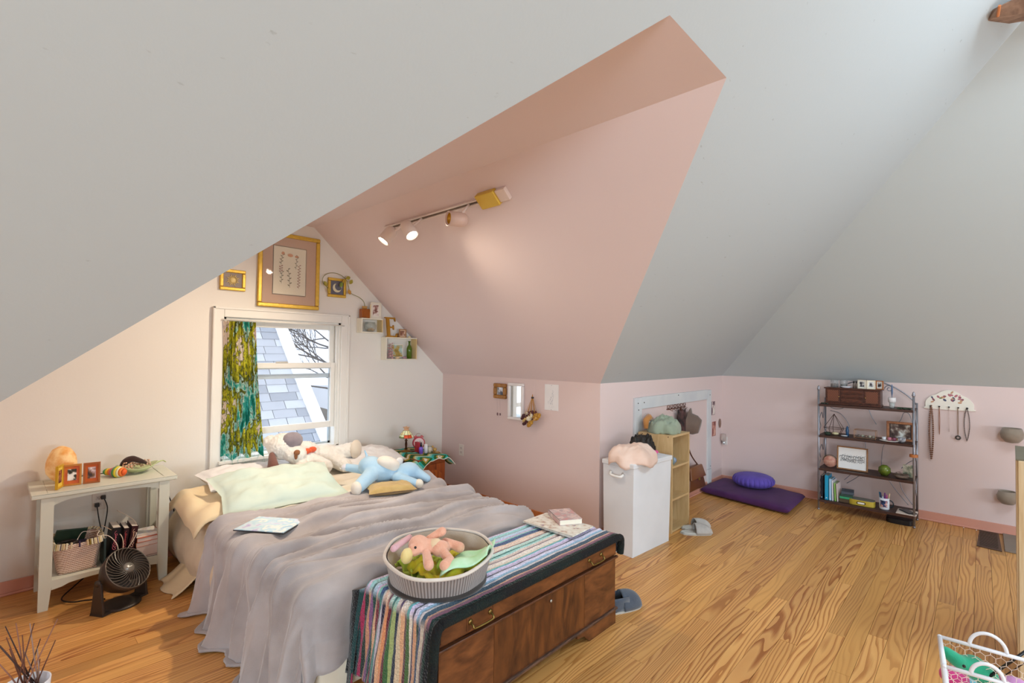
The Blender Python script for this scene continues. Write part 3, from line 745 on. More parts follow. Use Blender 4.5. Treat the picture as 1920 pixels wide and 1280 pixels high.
# green and yellow cloths in the basket
def clothbit(name, c, s, mat, label, seed, zt=.05, tilt=0, cat='cloth'):
    cx, cy, cz_ = c
    b = B().grid(lambda u, v: (cx+(u-.5)*s[0]+.02*nz(v*4+seed, 1), cy+(v-.5)*s[1]+.02*nz(u*4+seed, 2), cz_+zt*(nz(u*3+seed, v*3)+.5*nz(u*7+seed, v*7))+tilt*(u-.5)), 20, 20)
    return tag(b.obj(name, mat, None, smooth=True, solid=.006), label, cat)
GRN = fabric('9cc23a', 'd8e86a', vs=16, sheen=.1, bump=.2); YEL = fabric('d8c020', 'a8b428', vs=22, sheen=.1, bump=.2); PGR = fabric('a8e0a0', 'd2f2d6', vs=14, sheen=.1, bump=.2)
R_ = rz(-.81)
def bpt(x, y, z): return bc + R_ @ Vector((x, y, z))
clothbit('napkin', bpt(-.07, .0, .07), (.17, .17), GRN, 'green patterned cloth under the pink plush head in the basket', 1)
clothbit('napkin', bpt(.05, -.03, .075), (.28, .22), YEL, 'yellow green cloth in the middle of the fabric basket', 4)
def flap(u, v):
    p = bpt(.03+.19*u+.03*v, -.16+.19*v+.05*u, .085+.065*u+.018*math.sin(v*6)+.012*math.sin(u*7))
    return p
tag(B().grid(flap, 18, 18).obj('napkin', PGR, None, smooth=True, solid=.005), 'pale green cloth flopping over the right rim of the basket', 'cloth')
PNK = fabric('e8a78a', 'f0b79c', bs=130, bump=.8, sheen=.5, vs=30)
rb = thing('plush_rabbit', 'small peach pink plush rabbit lying in the fabric basket', 'plush toy', bpt(-.03, 0, .12))
def wp(u, v, z): return onz(u, v, z-.045)
blob([('s', wp(785, 1021, .685), (.047, .047, .042)), ('s', wp(777, 1031, .68), (.030, .030, .026)),
      ('s', wp(806, 1024, .675), (.042, .040, .034)), ('s', wp(826, 1028, .67), (.045, .042, .035)),
      ('c', wp(799, 1036, .665), wp(804, 1059, .655), .018, .023), ('c', wp(832, 1036, .665), wp(845, 1052, .655), .021, .021), ('c', wp(845, 1052, .655), wp(834, 1060, .655), .021, .024),
      ('c', wp(835, 1015, .675), wp(862, 1026, .672), .018, .024), ('c', wp(802, 1010, .69), wp(829, 996, .72), .014, .021)]).obj('body', PNK, rb, smooth=True, remesh=.005, sm=4)
blob([('c', wp(768, 1007, .70), wp(738, 1028, .70), .013, .015)]).obj('ear', fabric('d8a8b0', 'e4b8be'), rb, smooth=True)
B().sph(wp(763, 1042, .668), (.030, .020, .034), 12).obj('ear', fabric('e8c878', 'f0d898'), rb, smooth=True, label='yellow lined ear')
d_ = (EYE-wp(787, 1013, .70)).normalized()
B().sph(wp(816, 1022, .675)+d_*.018, (.036, .034, .030), 12).obj('belly', fabric('e8c8a0', 'f0d4b0'), rb, smooth=True)
B().sph(wp(789, 1013, .685)+d_*.052, .009, 10).obj('nose', M('3a2430', .4), rb, smooth=True)
B().sph(wp(779, 1026, .685)+d_*.052, .006, 8).obj('eye', M('201818', .2), rb, smooth=True)

# books at the right end of the chest
def booklet(name, c, w, d, h, ang, cm, label, cat='book', pages='efe6d4', tilt=0):
    t = thing(name, label, cat, c, ang)
    B().box(-w/2+.002, -d/2+.002, .0015, w/2-.003, d/2-.002, h-.0015).obj('pages', M(pages, .8, var=.05, vs=40), t, local=True)
    b = B().box(-w/2, -d/2, 0, w/2, d/2, .0018).box(-w/2, -d/2, h-.0018, w/2, d/2, h).box(-w/2, -d/2, 0, -w/2+.002, d/2, h)
    b.obj('cover', cm, t, local=True); return t
def printm(name, stops, scale=5, rough=.4, vor=False):
    t = NT(name); c = t.coord('Object', (scale*3, scale*3, scale*3))
    n = t.N('TexNoise', Vector=c, Scale=1.5, Detail=4.0) if not vor else t.N('TexVoronoi', Vector=c, Scale=1.5)
    t.base(t.ramp(n.outputs[0 if not vor else 1], stops), rough); return t.m
ang = math.atan2(2.005-1.565, 2.159-2.141)
booklet('board_game_book', (2.30, 1.80, .496), .22, .34, .010, .0, printm('cov1', [(.35, 'e2dcd2'), (.5, 'f0ece4'), (.64, 'd8c8b8'), (.72, 'a0a4b4')], 6), 'large flat pale cover book under the small hardback on the chest')
booklet('magazine', (2.285, 1.775, .507), .215, .33, .007, .05, printm('cov2', [(.40, 'ece8de'), (.55, 'ddd6ca'), (.64, 'c8a890'), (.70, '8a80a8')], 7), 'pale patterned magazine lying on the flat book')
booklet('hardback_book', (2.375, 1.80, .5145), .14, .20, .030, -.55, printm('cov3', [(.35, 'cf8f8c'), (.5, 'b8a8a8'), (.6, 'e0c4bc'), (.7, '9a8a90')], 5), 'pinkish small paperback book on top of the pile at the right chest end')

# ------------------------------------------------------------ nightstand
NW = wood('a5521c', '6a2a0c', (14, 14, 2.5), .35, 'Object', (.3, .7), dist=1.5)
nx0, nx1, ny0, ny1, nz1 = 2.688, 3.012, 3.69, 4.22, .515
ns = thing('nightstand', 'orange brown wooden nightstand with arched door by the far bed corner', 'nightstand', (2.85, 3.95, 0))
B().box(nx0+.01, ny0+.012, .03, nx1-.01, ny1, nz1-.02).obj('body', NW, ns)
B().box(nx0-.01, ny0-.012, nz1-.022, nx1+.01, ny1, nz1).obj('top', NW, ns, bevel=.005)
B().box(nx0, ny0, 0, nx1, ny1, .035).obj('plinth', NW, ns, bevel=.004)
d = B().box(nx0+.02, ny0, .05, nx1-.02, ny0+.012, nz1-.06).obj('door', NW, ns, bevel=.003)
a0, a1, zc = nx0+.06, nx1-.06, .36
pan = [(a0, .20), (a0, zc)]+[(a0+(a1-a0)*i/10, zc+.045*math.sin(PI*i/10)) for i in range(1, 10)]+[(a1, zc), (a1, .20)]
B().prism(pan, 'y', ny0-.006, ny0+.004).obj('door_panel', wood('b4601f', '7a3410', (30, 14, 2), .35), d, bevel=.003)
gm = M('4a1e0a', .5)
gb = B()
for i in range(1, 5): gx = a0+(a1-a0)*i/5; gb.box(gx-.002, ny0-.0068, .21, gx+.002, ny0-.0055, zc+.02)
gb.obj('groove', gm, d)
B().box(nx0+.05, ny0-.006, .07, nx1-.05, ny0+.003, .17).obj('lower_panel', NW, ns, bevel=.004)
B().lathe([(.001, 0), (.009, .002), (.011, .010), (.004, .014), (.004, .02)], (nx0+.035, ny0-.02, .30), 12, rot=Matrix.Rotation(-PI/2, 3, 'X')).obj('knob', M('5a4020', .35, .8), d, smooth=True)
# crocheted runner
def runm():
    t = NT('crochet_runner'); c = t.coord('World')
    s = t.N('SeparateXYZ', i0=c)
    zx = t.N('Math', _operation='PINGPONG', i0=s.outputs[0], i1=.081)
    q = t.N('Math', _operation='ADD', i0=zx.outputs[0], i1=s.outputs[1]); z2 = t.N('Math', _operation='SUBTRACT', i0=q.outputs[0], i1=s.outputs[2])
    nn = t.N('TexNoise', Vector=c, Scale=25.0); n5 = t.N('Math', _operation='MULTIPLY_ADD', i0=nn.outputs[0], i1=.02); t.L(z2.outputs[0], n5.inputs[2])
    m_ = t.N('Math', _operation='MULTIPLY', i0=n5.outputs[0], i1=4.2); fr = t.N('Math', _operation='FRACT', i0=m_.outputs[0])
    t.base(t.ramp(fr.outputs[0], [(0, '1f5a2a'), (.22, 'b89a3c'), (.30, 'e6e2d0'), (.38, 'b89a3c'), (.46, '2a6a34'), (.60, '2fb8b0'), (.72, '8fd8c8'), (.82, 'c8d8b0'), (.92, 'b09a40')], 'CONSTANT'), .95)
    v = t.N('TexVoronoi', Vector=c, Scale=150.0); t.bump(v.outputs['Distance'], .8, .004); return t.m
def run(u, v):
    X = nx0-.05+(nx1-nx0+.14)*u; Y = ny0-.03+(ny1-ny0+.02)*v
    z = nz1+.006
    if u < .14: z -= (.14-u)*.25*(1+.3*math.sin(v*12))
    if u > .80: z -= (u-.80)*.35*(1+.6*math.sin(v*9))
    if v < .08: z -= (.08-v)/.08*(.022+.085*max(0, 1-abs(u-.16)/.20)+.008*math.sin(u*20)); Y = ny0-.018
    return (X, Y, z+.003*nz(u*9, v*9))
RNM = runm()
o = B().grid(run, 50, 60).obj('crochet_runner', RNM, None, smooth=True, solid=.006)
tag(o, 'green and turquoise crocheted cloth draped over the nightstand', 'cloth')
pts = [Vector(run(i/40, 0))+Vector((0, -.003, -.002)) for i in range(41)]
B().tube(pts, .004, 6).obj('trim_edge', fabric('e2dccb', 'efe9da'), o, smooth=True)
T = nz1+.012
def at(u, v, z=T): return onz(u, v, z)
# stained glass lamp
lp = at(752, 824)*1.0; lp = Vector((2.80, 4.05, T))
lamp = thing('stained_glass_lamp', 'small stained glass shade lamp with bronze stem on the nightstand', 'lamp', lp)
BZ = M('4a2a14', .4, .6)
B().lathe([(.001, 0), (.046, 0), (.044, .008), (.03, .014), (.014, .022)], (0, 0, 0), 20).obj('base', M('8a6024', .4, .5), lamp, smooth=True, local=True)
B().lathe([(.012, .02), (.009, .04), (.012, .07), (.008, .10), (.016, .105), (.007, .115), (.005, .15)], (0, 0, 0), 14).obj('stem', BZ, lamp, smooth=True, local=True)
gl = [M('f0e4a8', .3, emit=.15), M('e05020', .3, emit=.1), M('eef0c0', .3, emit=.15), M('8a9a50', .3, emit=.05), M('f2d890', .3, emit=.15)]
prof = [(.028, .205), (.040, .185), (.056, .165), (.064, .150), (.068, .135)]
lead = B()
for k in range(10):
    a0, a1 = 2*PI*k/10, 2*PI*(k+1)/10
    for i in range(4):
        (r0, z0), (r1, z1) = prof[i], prof[i+1]
        B().add([(r0*math.cos(a0), r0*math.sin(a0), z0), (r0*math.cos(a1), r0*math.sin(a1), z0), (r1*math.cos(a1), r1*math.sin(a1), z1), (r1*math.cos(a0), r1*math.sin(a0), z1)], [(0, 1, 2, 3)]).obj('glass_piece', gl[1] if i >= 2 and k in (6, 7) else random.choice([gl[0], gl[2], gl[4], gl[3] if i > 2 else gl[0]]), lamp, local=True)
    lead.tube([(r*math.cos(a0), r*math.sin(a0), z) for r, z in prof], .0014, 5)
for i in (0, 2, 4): lead.tube(ring((0, 0, prof[i][1]), prof[i][0], 20, 'z')[:-1], .0014, 5, closed=True)
lead.obj('lead_came', M('2a1c10', .5, .4), lamp, local=True)
B().lathe([(.03, .205), (.018, .215), (.034, .235), (.012, .232), (.004, .245)], (0, 0, 0), 10).obj('crown', M('e8b890', .35), lamp, smooth=False, local=True)
tag(B().tube(spline([(2.78, 4.0, T+.006), (2.72, 3.93, T+.006), (2.69, 3.88, T+.003), (2.635, 3.85, T-.04)], 6), .0025, 6).obj('lamp_cord', M('14100e', .5), None, smooth=True), 'thin black lamp cord crossing the crocheted cloth', 'cord')
# pink alarm clock
ck = thing('alarm_clock', 'pink twin bell alarm clock with wire handle on the nightstand', 'clock', (2.925, 4.02, T), -.45)
RX = Matrix.Rotation(PI/2, 3, 'X')
B().lathe([(.056, -.02), (.060, -.018), (.060, .018), (.056, .022)], (0, 0, .072), 28, rot=RX).obj('case', M('c8485a', .3), ck, smooth=True, local=True)
B().lathe([(.001, 0), (.050, 0)], (0, -.023, .072), 28, rot=RX, cap=False).obj('face', M('f0dcd8', .5), ck, local=True)
B().cbox((.008, -.025, .08), (.003, .002, .028)).cbox((-.008, -.025, .072), (.024, .002, .003)).obj('hand', M('3a2024', .5), ck, local=True)
for q in (-.03, .03): B().lathe([(.018, 0), (.016, .010), (.006, .015)], (q, 0, .128), 14, rot=Matrix.Rotation(q*15, 3, 'Y')).obj('bell', M('e07078', .3, .3), ck, smooth=True, local=True)
B().tube(ring((0, 0, .13), .035, 14, 'y', 0, PI), .0022, 6).obj('handle', M('b8b0b0', .25, .9), ck, smooth=True, local=True)
for q in (-.035, .035): B().tube([(q*.8, 0, .03), (q, 0, 0)], .004, 6).obj('leg', M('c8485a', .3), ck, local=True)
tag(B().box(-.05, -.03, 0, .05, .03, .06).obj('x', M('b02030', .4), None) if False else put(B().box(-.015, -.03, 0, .015, .03, .095), (2.865, 3.955, T), (0, 0, -.2)).obj('red_box', M('b82838', .4), None, bevel=.002), 'narrow dark red box beside the alarm clock', 'box')
def bottle(name, loc, prof, mat, label, cat='bottle', capm=None, capprof=None, seg=16, group=None):
    t = thing(name, label, cat, loc, group=group=='' and None or 0) if False else thing(name, label, cat, loc, 0, group)
    B().lathe(prof, (0, 0, 0), seg).obj('body', mat, t, smooth=True, local=True)
    if capm is not None: B().lathe(capprof, (0, 0, 0), seg).obj('cap', capm, t, smooth=True, local=True)
    return t
bottle('spray_bottle', (2.845, 3.87, T), [(.001, 0), (.019, 0), (.020, .05), (.012, .065)], M('7a58d0', .15), 'purple spray bottle with black nozzle on the nightstand', capm=M('20182a', .4), capprof=[(.010, .065), (.009, .09), (.006, .105), (.001, .108)])
bottle('lotion_tube', (2.895, 3.86, T), [(.001, 0), (.017, 0), (.018, .05), (.017, .082), (.001, .084)], M('f0f0f2', .3), 'white lotion tube between purple bottle and candle jar', 'tube', capm=M('e0e0e6', .3), capprof=[(.0172, 0), (.0178, .02), (.0178, .021), (.001, .022)])
bottle('candle_jar', (2.935, 3.855, T), [(.001, 0), (.020, 0), (.021, .055), (.001, .056)], M('e8dfc8', .25, trans=.2), 'cream candle jar with grey lid on the nightstand', 'candle', capm=M('b8b8b0', .3, .6), capprof=[(.021, .056), (.021, .066), (.001, .067)])
for i in range(5):
    a = i*1.1
    tag(B().tube(ring((2.955+.018*math.cos(a), 3.775+.02*math.sin(a), T+.006+.003*i), .020, 14, 'z')[:-1], .0035, 6, closed=True).obj('bracelet', M(['8a5a2a', 'b88a4a', '6a3a20', 'a87840', 'c09a60'][i], .4, .3), None, smooth=True), ['mid brown bracelet at the bottom right of', 'tan bracelet at the back of', 'darkest brown bracelet on the left of', 'golden brown bracelet at the front left of', 'palest bracelet on top of'][i]+' the nightstand heap', 'bracelet', 'bracelets heaped on the nightstand')
tag(B().sph((3.0, 3.86, T+.02), (.022, .02, .02), 10).sph((2.99, 3.88, T+.045), (.012, .012, .012), 8).obj('trinket', M('c8a058', .5, var=.3, vs=60), None, smooth=True), 'tan bumpy trinket right of the candle jar', 'ornament')
tag(put(B().box(-.04, -.012, 0, .04, .012, .018), (3.005, 3.98, T), (0, 0, .4)).obj('wooden_block', M('e0a868', .5), None, bevel=.003), 'small light orange block near the wall corner of the nightstand', 'block')
tag(put(B().box(-.035, -.02, 0, .035, .02, .008), (2.845, 3.955+.05, T), (0, 0, .2)).obj('small_tray', M('6a4a30', .5), None, bevel=.002), 'small brown tray behind the purple bottle', 'tray')

# ------------------------------------------------------------ track light
TW = M('e8d8d0', .4, var=.03)
tk = thing('track_light', 'white track light with three spot heads and brass coloured block on the pink slope', 'track light', (2.07, 2.7, 2.46))
dn = Vector((-(ZR-ZK), 0, -(XD-XR))).normalized()  # slope normal pointing into the room
def sl_(x): return ZR-(ZR-ZK)*(x-XR)/(XD-XR)
tx = 2.09
def tp(y, d, side=0):
    base = Vector((tx, y, sl_(tx))); along = Vector((XD-XR, 0, -(ZR-ZK))).normalized()
    return base+dn*d+along*side
def tbox(y0, y1, d0, d1, s0, s1):
    return B().hexa([tp(y0, d0, s0), tp(y0, d0, s1), tp(y1, d0, s1), tp(y1, d0, s0)], [tp(y0, d1, s0), tp(y0, d1, s1), tp(y1, d1, s1), tp(y1, d1, s0)])
tbox(2.03, 3.33, .001, .022, -.018, -.008).obj('rail', TW, tk); tbox(2.03, 3.33, .001, .022, .008, .018).obj('rail', TW, tk)
tbox(2.03, 3.33, .001, .006, -.008, .008).obj('channel', M('8a7a6a', .3, .7), tk)
tbox(2.10, 2.26, .0, .045, -.05, .05).obj('power_feed', M('dcb84a', .45, .3), tk, bevel=.008, label='brass yellow feed block')
tbox(2.02, 2.10, .0, .03, -.04, .04).obj('end_cap', M('e6d2c8', .4), tk, bevel=.004)
def head(c, d, lit, y, size=1.0):
    c = Vector(c); d = Vector(d).normalized()
    R = d.to_track_quat('Z', 'Y').to_matrix()
    a = tp(y, .022); B().tube([a, a.lerp(c, .4)+dn*.02, c-d*.02*size], .009, 8).obj('arm', TW, tk, smooth=True)
    s = 1.16
    sh = B().lathe([(.001, -.070), (.022, -.068), (.036, -.050), (.040, -.025), (.040, .062), (.036, .062), (.034, .02), (.001, .015)], c, 24, rot=R, sx=s, sy=s).obj('lamp_head', TW if lit else M('dcc0b4', .4), tk, smooth=True)
    if lit: B().lathe([(.001, .054), (.035, .054)], c, 24, rot=R, cap=False).obj('bulb', M('fff2d8', .4, emit=14), sh, smooth=True)
    else: B().lathe([(.001, .024), (.033, .026), (.035, .053)], c, 24, rot=R, cap=False).obj('reflector', M('c89a2c', .35, .5), sh, smooth=True)
    if lit:
        l = bpy.data.lights.new('spot', 'SPOT'); l.energy = lit; l.color = (1, .84, .63); l.spot_size = 2.3; l.spot_blend = .9; l.shadow_soft_size = .03
        lo = bpy.data.objects.new('spot', l); COL.objects.link(lo); lo.location = c+d*.06; lo.rotation_euler = d.to_track_quat('-Z', 'Y').to_euler()
p1 = onx(728, 441, 2.0); p2 = onx(766, 430, 1.99); p3 = onx(857, 411, 2.0); d3 = (-.97, .25, -.05)
head(p1, (-.55, .18, -.78), 78, 3.08)
head(p2, (.10, -.60, -.80), 34, 2.86)
head(p3, d3, 0, 2.36)

# ------------------------------------------------------------ framed pictures on the window wall
GOLD = M('d8b048', .35, .55, var=.25, vs=40, bump=.5, bs=90)
def framed(name, label, loc, w, h, bar, dep, fm, rotz=0, matc=None, pm=None, inset=.0, pw=None, ph=None, group=None, tilt=0, cat='picture', glass=False):
    t = thing(name, label, cat, loc, rotz, group)
    if tilt: t.rotation_euler = (tilt, 0, rotz)
    f = B()
    for a in ((-w/2, -h/2, w/2, -h/2+bar), (-w/2, h/2-bar, w/2, h/2), (-w/2, -h/2+bar, -w/2+bar, h/2-bar), (w/2-bar, -h/2+bar, w/2, h/2-bar)):
        f.box(a[0], -dep, a[1], a[2], 0, a[3])
    f.obj('frame', fm, t, local=True, bevel=min(bar, dep)*.3)
    iw, ih = w-2*bar, h-2*bar
    if matc is not None: B().box(-iw/2, -dep*.45, -ih/2, iw/2, -.001, ih/2).obj('mount', matc, t, local=True)
    a, b_ = (pw or iw), (ph or ih)
    o = B().box(-a/2, -dep*.45-.002, -b_/2, a/2, -dep*.3, b_/2).obj('print', pm, t, local=True)
    if glass:
        g = NT('frame_glass'); g.base('ffffff', .02); g.p.inputs['Alpha'].default_value = .10; g.p.inputs['Specular IOR Level'].default_value = 1.0
        B().box(-iw/2, -dep*.75, -ih/2, iw/2, -dep*.72, ih/2).obj('glass', g.m, t, local=True)
    return t, o, -dep*.45-.002
def photo(seed, a='2a2420', b='c8b8a8', c='6a5040', d='f0e8dc', sc=14):
    t = NT('photo'); cc = t.coord('Object', (sc, sc, sc)); mp = t.N('Mapping', Location=(seed*3.1, seed, seed*1.7)); t.L(cc, mp.inputs[0])
    n = t.N('TexNoise', Vector=mp.outputs[0], Scale=1.2, Detail=3.0)
    t.base(t.ramp(n.outputs[0], [(.36, a), (.46, c), (.54, b), (.66, d)]), .35); return t.m
YF = YW-.001
PAPER = M('e9dfc4', .8, var=.04, vs=5); MOUNT = M('c49a78', .8, var=.05, vs=30)
t, pr, zz = framed('framed_botanical_print', 'large gold framed botanical print above the window with tan mount', (1.738, YF, 2.162), .515, .63, .035, .028, GOLD, matc=MOUNT, pm=PAPER, pw=.27, ph=.40, glass=True)
def sprig(b, x, z, h, lean, leaves, rr, round_=False):
    pts = [(x+lean*h*(i/6)**2, zz-.002, z+h*i/6) for i in range(7)]; b.tube(pts, .0012, 4)
    for i in range(leaves):
        k = (i+1)/leaves; px_, pz_ = x+lean*h*k*k, z+h*k; s = 1 if i % 2 else -1
        b.sph((px_+s*rr*1.2, zz-.002, pz_), (rr*(1.2 if not round_ else .9), .0008, rr*.55), 8, Matrix.Rotation(-s*.6, 3, 'Y'))
random.seed(3)
b1, b2, b3 = B(), B(), B()
sprig(b1, -.07, -.11, .10, .05, 6, .007); sprig(b1, -.075, .05, .10, .2, 7, .007); sprig(b1, .0, -.14, .16, -.1, 8, .008); sprig(b1, .05, .02, .12, .1, 7, .006)
b1.obj('flat_leaf', M('6a6438', .8), t, local=True)
sprig(b2, .075, -.14, .20, .02, 16, .007, True); sprig(b2, -.075, -.02, .06, 0, 6, .008, True); b2.obj('flat_flower', M('9a5a3c', .8), t, local=True)
b3.sph((.0, zz-.002, .135), (.024, .001, .014), 10).sph((-.06, zz-.002, .145), (.014, .001, .014), 8).sph((.055, zz-.002, .13), (.018, .001, .010), 8); b3.obj('flat_blossom', M('d08a50', .8), t, local=True)
B().box(-.141, zz+.002, -.206, .141, zz+.004, .206).obj('print_border', M('c8a040', .5, .4), t, local=True)
# sun and moon plaques
for nm, lb, x, z, w, h in (('framed_sun', 'small gold framed sun relief left of the large print', 1.300, 2.037, .185, .165), ('framed_moon', 'small gold framed moon picture right of the large print', 2.165, 2.066, .175, .175)):
    t, pr, zz2 = framed(nm, lb, (x, YF, z), w, h, .026, .022, GOLD, matc=M('8a7c6c', .7), pm=M('9a8e88' if 'sun' in nm else '6a6a78', .7, var=.2, vs=30), cat='picture')
    q = B()
    if 'sun' in nm:
        q.sph((0, -.014, 0), (.024, .008, .024), 16)
        for k in range(16):
            a = 2*PI*k/16; L = .052 if k % 2 else .042
            q.tube([(math.cos(a)*.024, -.012, math.sin(a)*.024), (math.cos(a)*L*.75+.004*math.sin(a), -.013, math.sin(a)*L*.75), (math.cos(a)*L, -.012, math.sin(a)*L)], [.0052, .004, .0008], 5)
        q.obj('sun_relief', M('d8c080', .5, .2), t, local=True, smooth=True)
    else:
        out = [(.042*math.cos(a), .042*math.sin(a)) for a in [2.2+4.6*i/16 for i in range(17)]]; inn = [(.012+.034*math.cos(a), .010+.034*math.sin(a)) for a in [2.2+4.4*i/16 for i in range(17)]][::-1]
        for i in range(16): q.add([(out[i][0], -.014, out[i][1]), (out[i+1][0], -.014, out[i+1][1]), (inn[15-i][0], -.016, inn[15-i][1]), (inn[16-i][0], -.016, inn[16-i][1])], [(0, 1, 2, 3)])
        q.obj('moon_relief', M('e0d8b8', .5), t, local=True)
# shadow-box shelves
def shadow_box(label, x, z, w, h, d=.09):
    t = thing('box_shelf', label, 'shelf', (x, YF, z))
    th = .010; ww = M('f0ead8', .5, var=.03)
    B().box(0, -d, 0, w, 0, th).obj('bottom_board', ww, t, local=True, bevel=.001)
    B().box(0, -d, h-th, w, 0, h).obj('top_board', ww, t, local=True, bevel=.001)
    B().box(0, -d, th, th, 0, h-th).obj('side_board', ww, t, local=True, bevel=.001)
    B().box(w-th, -d, th, w, 0, h-th).obj('side_board', M('e0c48c', .5), t, local=True, bevel=.001)
    return t
d1 = shadow_box('small square white box shelf right of the window', 2.375, 1.665, .225, .138)
d2 = shadow_box('lower right white box shelf under the gold letter', 2.64, 1.41, .36, .222)
def pc(x, z, yy=.05): return (x, YF-yy, z)
z1 = 1.665+.138; z2 = 1.41+.222
# amber glass jar with vine on shelf 1
jar = thing('amber_jar', 'square amber glass jar with a vine cutting on the small box shelf', 'jar', pc(2.425, z1))
AMB = M('b8641a', .12, var=.2, vs=40, trans=.35)
B().box(-.042, -.03, 0, .042, .03, .088).obj('body', AMB, jar, local=True, bevel=.008)
B().lathe([(.024, .088), (.022, .10), (.026, .112)], (0, 0, 0), 14).obj('neck', M('d8a858', .15, trans=.3), jar, local=True, smooth=True)
B().box(.040, -.034, 0, .046, -.028, .13).obj('corner_post', M('f0d8a8', .5), jar, local=True)
vine = thing('vine_cutting', 'trailing green vine curling round the small moon picture', 'plant', (2.43, YF-.05, z1+.09))
vp = spline([(2.428, YF-.05, z1+.02), (2.42, YF-.05, z1+.14), (2.38, YF-.03, 1.995), (2.29, YF-.03, 2.03), (2.265, YF-.03, 2.09), (2.24, YF-.03, 2.15), (2.17, YF-.03, 2.19), (2.09, YF-.03, 2.19), (2.03, YF-.03, 2.155), (2.02, YF-.03, 2.10), (2.07, YF-.035, 2.05)], 6)
B().tube(vp, .0028, 5).obj('stem', M('7a7a30', .6), vine, smooth=True)
LG = M('8aa038', .5, var=.2, vs=20, col2='b89a30')
def leaf(c, ang, L, m_, par):
    q = B(); n_ = 6
    vs = []
    for i in range(n_+1):
        u = i/n_; w = L*.33*math.sin(PI*min(1, u*1.02))**.8
        vs += [(u*L, -.004*math.sin(PI*u), w), (u*L, .004, 0), (u*L, -.004*math.sin(PI*u), -w)]
    fs = []
    for i in range(n_): fs += [(3*i, 3*i+1, 3*i+4, 3*i+3), (3*i+1, 3*i+2, 3*i+5, 3*i+4)]
    q.add(vs, fs); q.xf(Matrix.Translation(Vector(c)) @ Matrix.Rotation(ang, 4, 'Y'))
    q.obj('leaf', m_, par, smooth=True)
for x, z, a, m_ in ((2.265, 2.06, 1.2, M('c09030', .5)), (2.275, 2.11, -1.0, LG), (2.235, 2.155, -.4, LG), (2.24, 2.15, 2.3, LG), (2.20, 2.12, 1.9, M('7a9030', .5)), (2.08, 2.06, 1.7, M('c8a838', .5)), (2.03, 2.11, 1.0, LG)):
    leaf((x, YF-.035, z), a, .052, m_, vine)
t, _, _ = framed('photo_frame', 'white framed photo standing beside the amber jar', pc(2.545, z1+.080, .04), .115, .158, .018, .014, M('efe8d8', .4), matc=M('f2ece0', .6), pm=photo(1, '4a2e2a', 'e8d8d0', '9a6a60', 'f4ece6'), pw=.062, ph=.105)
fb = thing('glass_bowl', 'small glass bowl of shells in the small box shelf', 'bowl', pc(2.485, 1.676))
B().lathe([(.001, 0), (.035, .003), (.055, .03), (.058, .06), (.045, .09), (.042, .092), (.052, .06), (.001, .01)], (0, 0, 0), 20).obj('glass', M('dfe8e4', .05, trans=.6, alpha=.5), fb, smooth=True, local=True)
q = B()
for i in range(14): a = i*2.4; q.sph((.03*math.cos(a)*(i % 3)/2, .03*math.sin(a)*(i % 3)/2, .018+.004*(i % 4)), .011, 6)
q.obj('shells', M('c8a068', .6, var=.3, vs=60), fb, smooth=True, local=True)
# gold letter E
et = 'gold serif capital letter E standing on the lower box shelf'
E0 = B(); X0, Z0, W_, H_ = 2.66, z2, .125, .195
out = [(0, 0), (.95, 0), (1, .20), (.95, .20), (.88, .08), (.36, .08), (.36, .46), (.66, .46), (.70, .38), (.74, .38), (.74, .62), (.70, .62), (.66, .54), (.36, .54), (.36, .92), (.82, .92), (.88, .80), (.93, .80), (.90, 1), (0, 1), (0, .95), (.12, .93), (.12, .07), (0, .05)]
E0.prism([(X0+x*W_-.02*z, Z0+z*H_) for x, z in out], 'y', YF-.065, YF-.045)
tag(E0.obj('letter', M('b8862c', .4, .5, var=.1)), et, 'letter')
t, _, _ = framed('photo_frame', 'tiny pinkish framed photo beside the gold letter', pc(2.855, z2+.043, .04), .085, .085, .010, .012, M('b88858', .4), matc=M('e8d0b8', .6), pm=photo(2, '7a4a3a', 'e8c8b0', 'a87860', 'f0dcc8'), pw=.06, ph=.05)
tag(B().sph(pc(2.797, z2+.010), .010, 8).sph(pc(2.797, z2+.028), .009, 8).sph(pc(2.797, z2+.042), .006, 8).obj('figurine', M('8a5a20', .5)), 'tiny amber figurine between the gold letter and small photo', 'figurine')
tag(B().sph(pc(2.93, z2+.008, .055), (.018, .014, .010), 10).obj('shell', M('e8d8a8', .4), None, smooth=True), 'small pale shell at the right of the lower shelf top', 'shell')
t, _, _ = framed('landscape_card', 'small landscape picture standing inside the lower box shelf', pc(2.80, 1.50, .03), .145, .13, .008, .006, M('f0ece0', .5), matc=None, pm=photo(5, '8a7c40', 'a8c8c4', 'b89a48', 'cfe4e4', 9))
gb_ = thing('green_bottle', 'green glass bottle in the lower box shelf', 'bottle', pc(2.935, 1.42, .05))
B().lathe([(.001, 0), (.026, .002), (.027, .10), (.020, .125), (.010, .14), (.010, .170), (.013, .172), (.013, .180), (.001, .181)], (0, 0, 0), 20).obj('glass', M('5a7a1c', .1, var=.2, trans=.25), gb_, smooth=True, local=True)
q = B()
for i in range(16): q.sph((2.715+.02*math.cos(i*2.1), YF-.05+.015*math.sin(i*2.1), 1.43+.0095*i), .013*(1.2-.04*i), 6)
tag(q.obj('crystal_cluster', M('c8a0a0', .4, var=.3, vs=70)), 'pinkish crystal cluster in the left of the lower box shelf', 'crystal')
tag(B().sph(pc(2.79, 1.43, .06), (.025, .02, .012), 10).obj('shell', M('e4c8a0', .5), None, smooth=True), 'pale shell before the landscape picture in the lower shelf', 'shell')
tag(B().sph(pc(2.875, 1.432, .06), (.026, .02, .014), 10).obj('stone', M('a88890', .5, var=.3, vs=60), None, smooth=True), 'purplish stone beside the green bottle', 'stone')

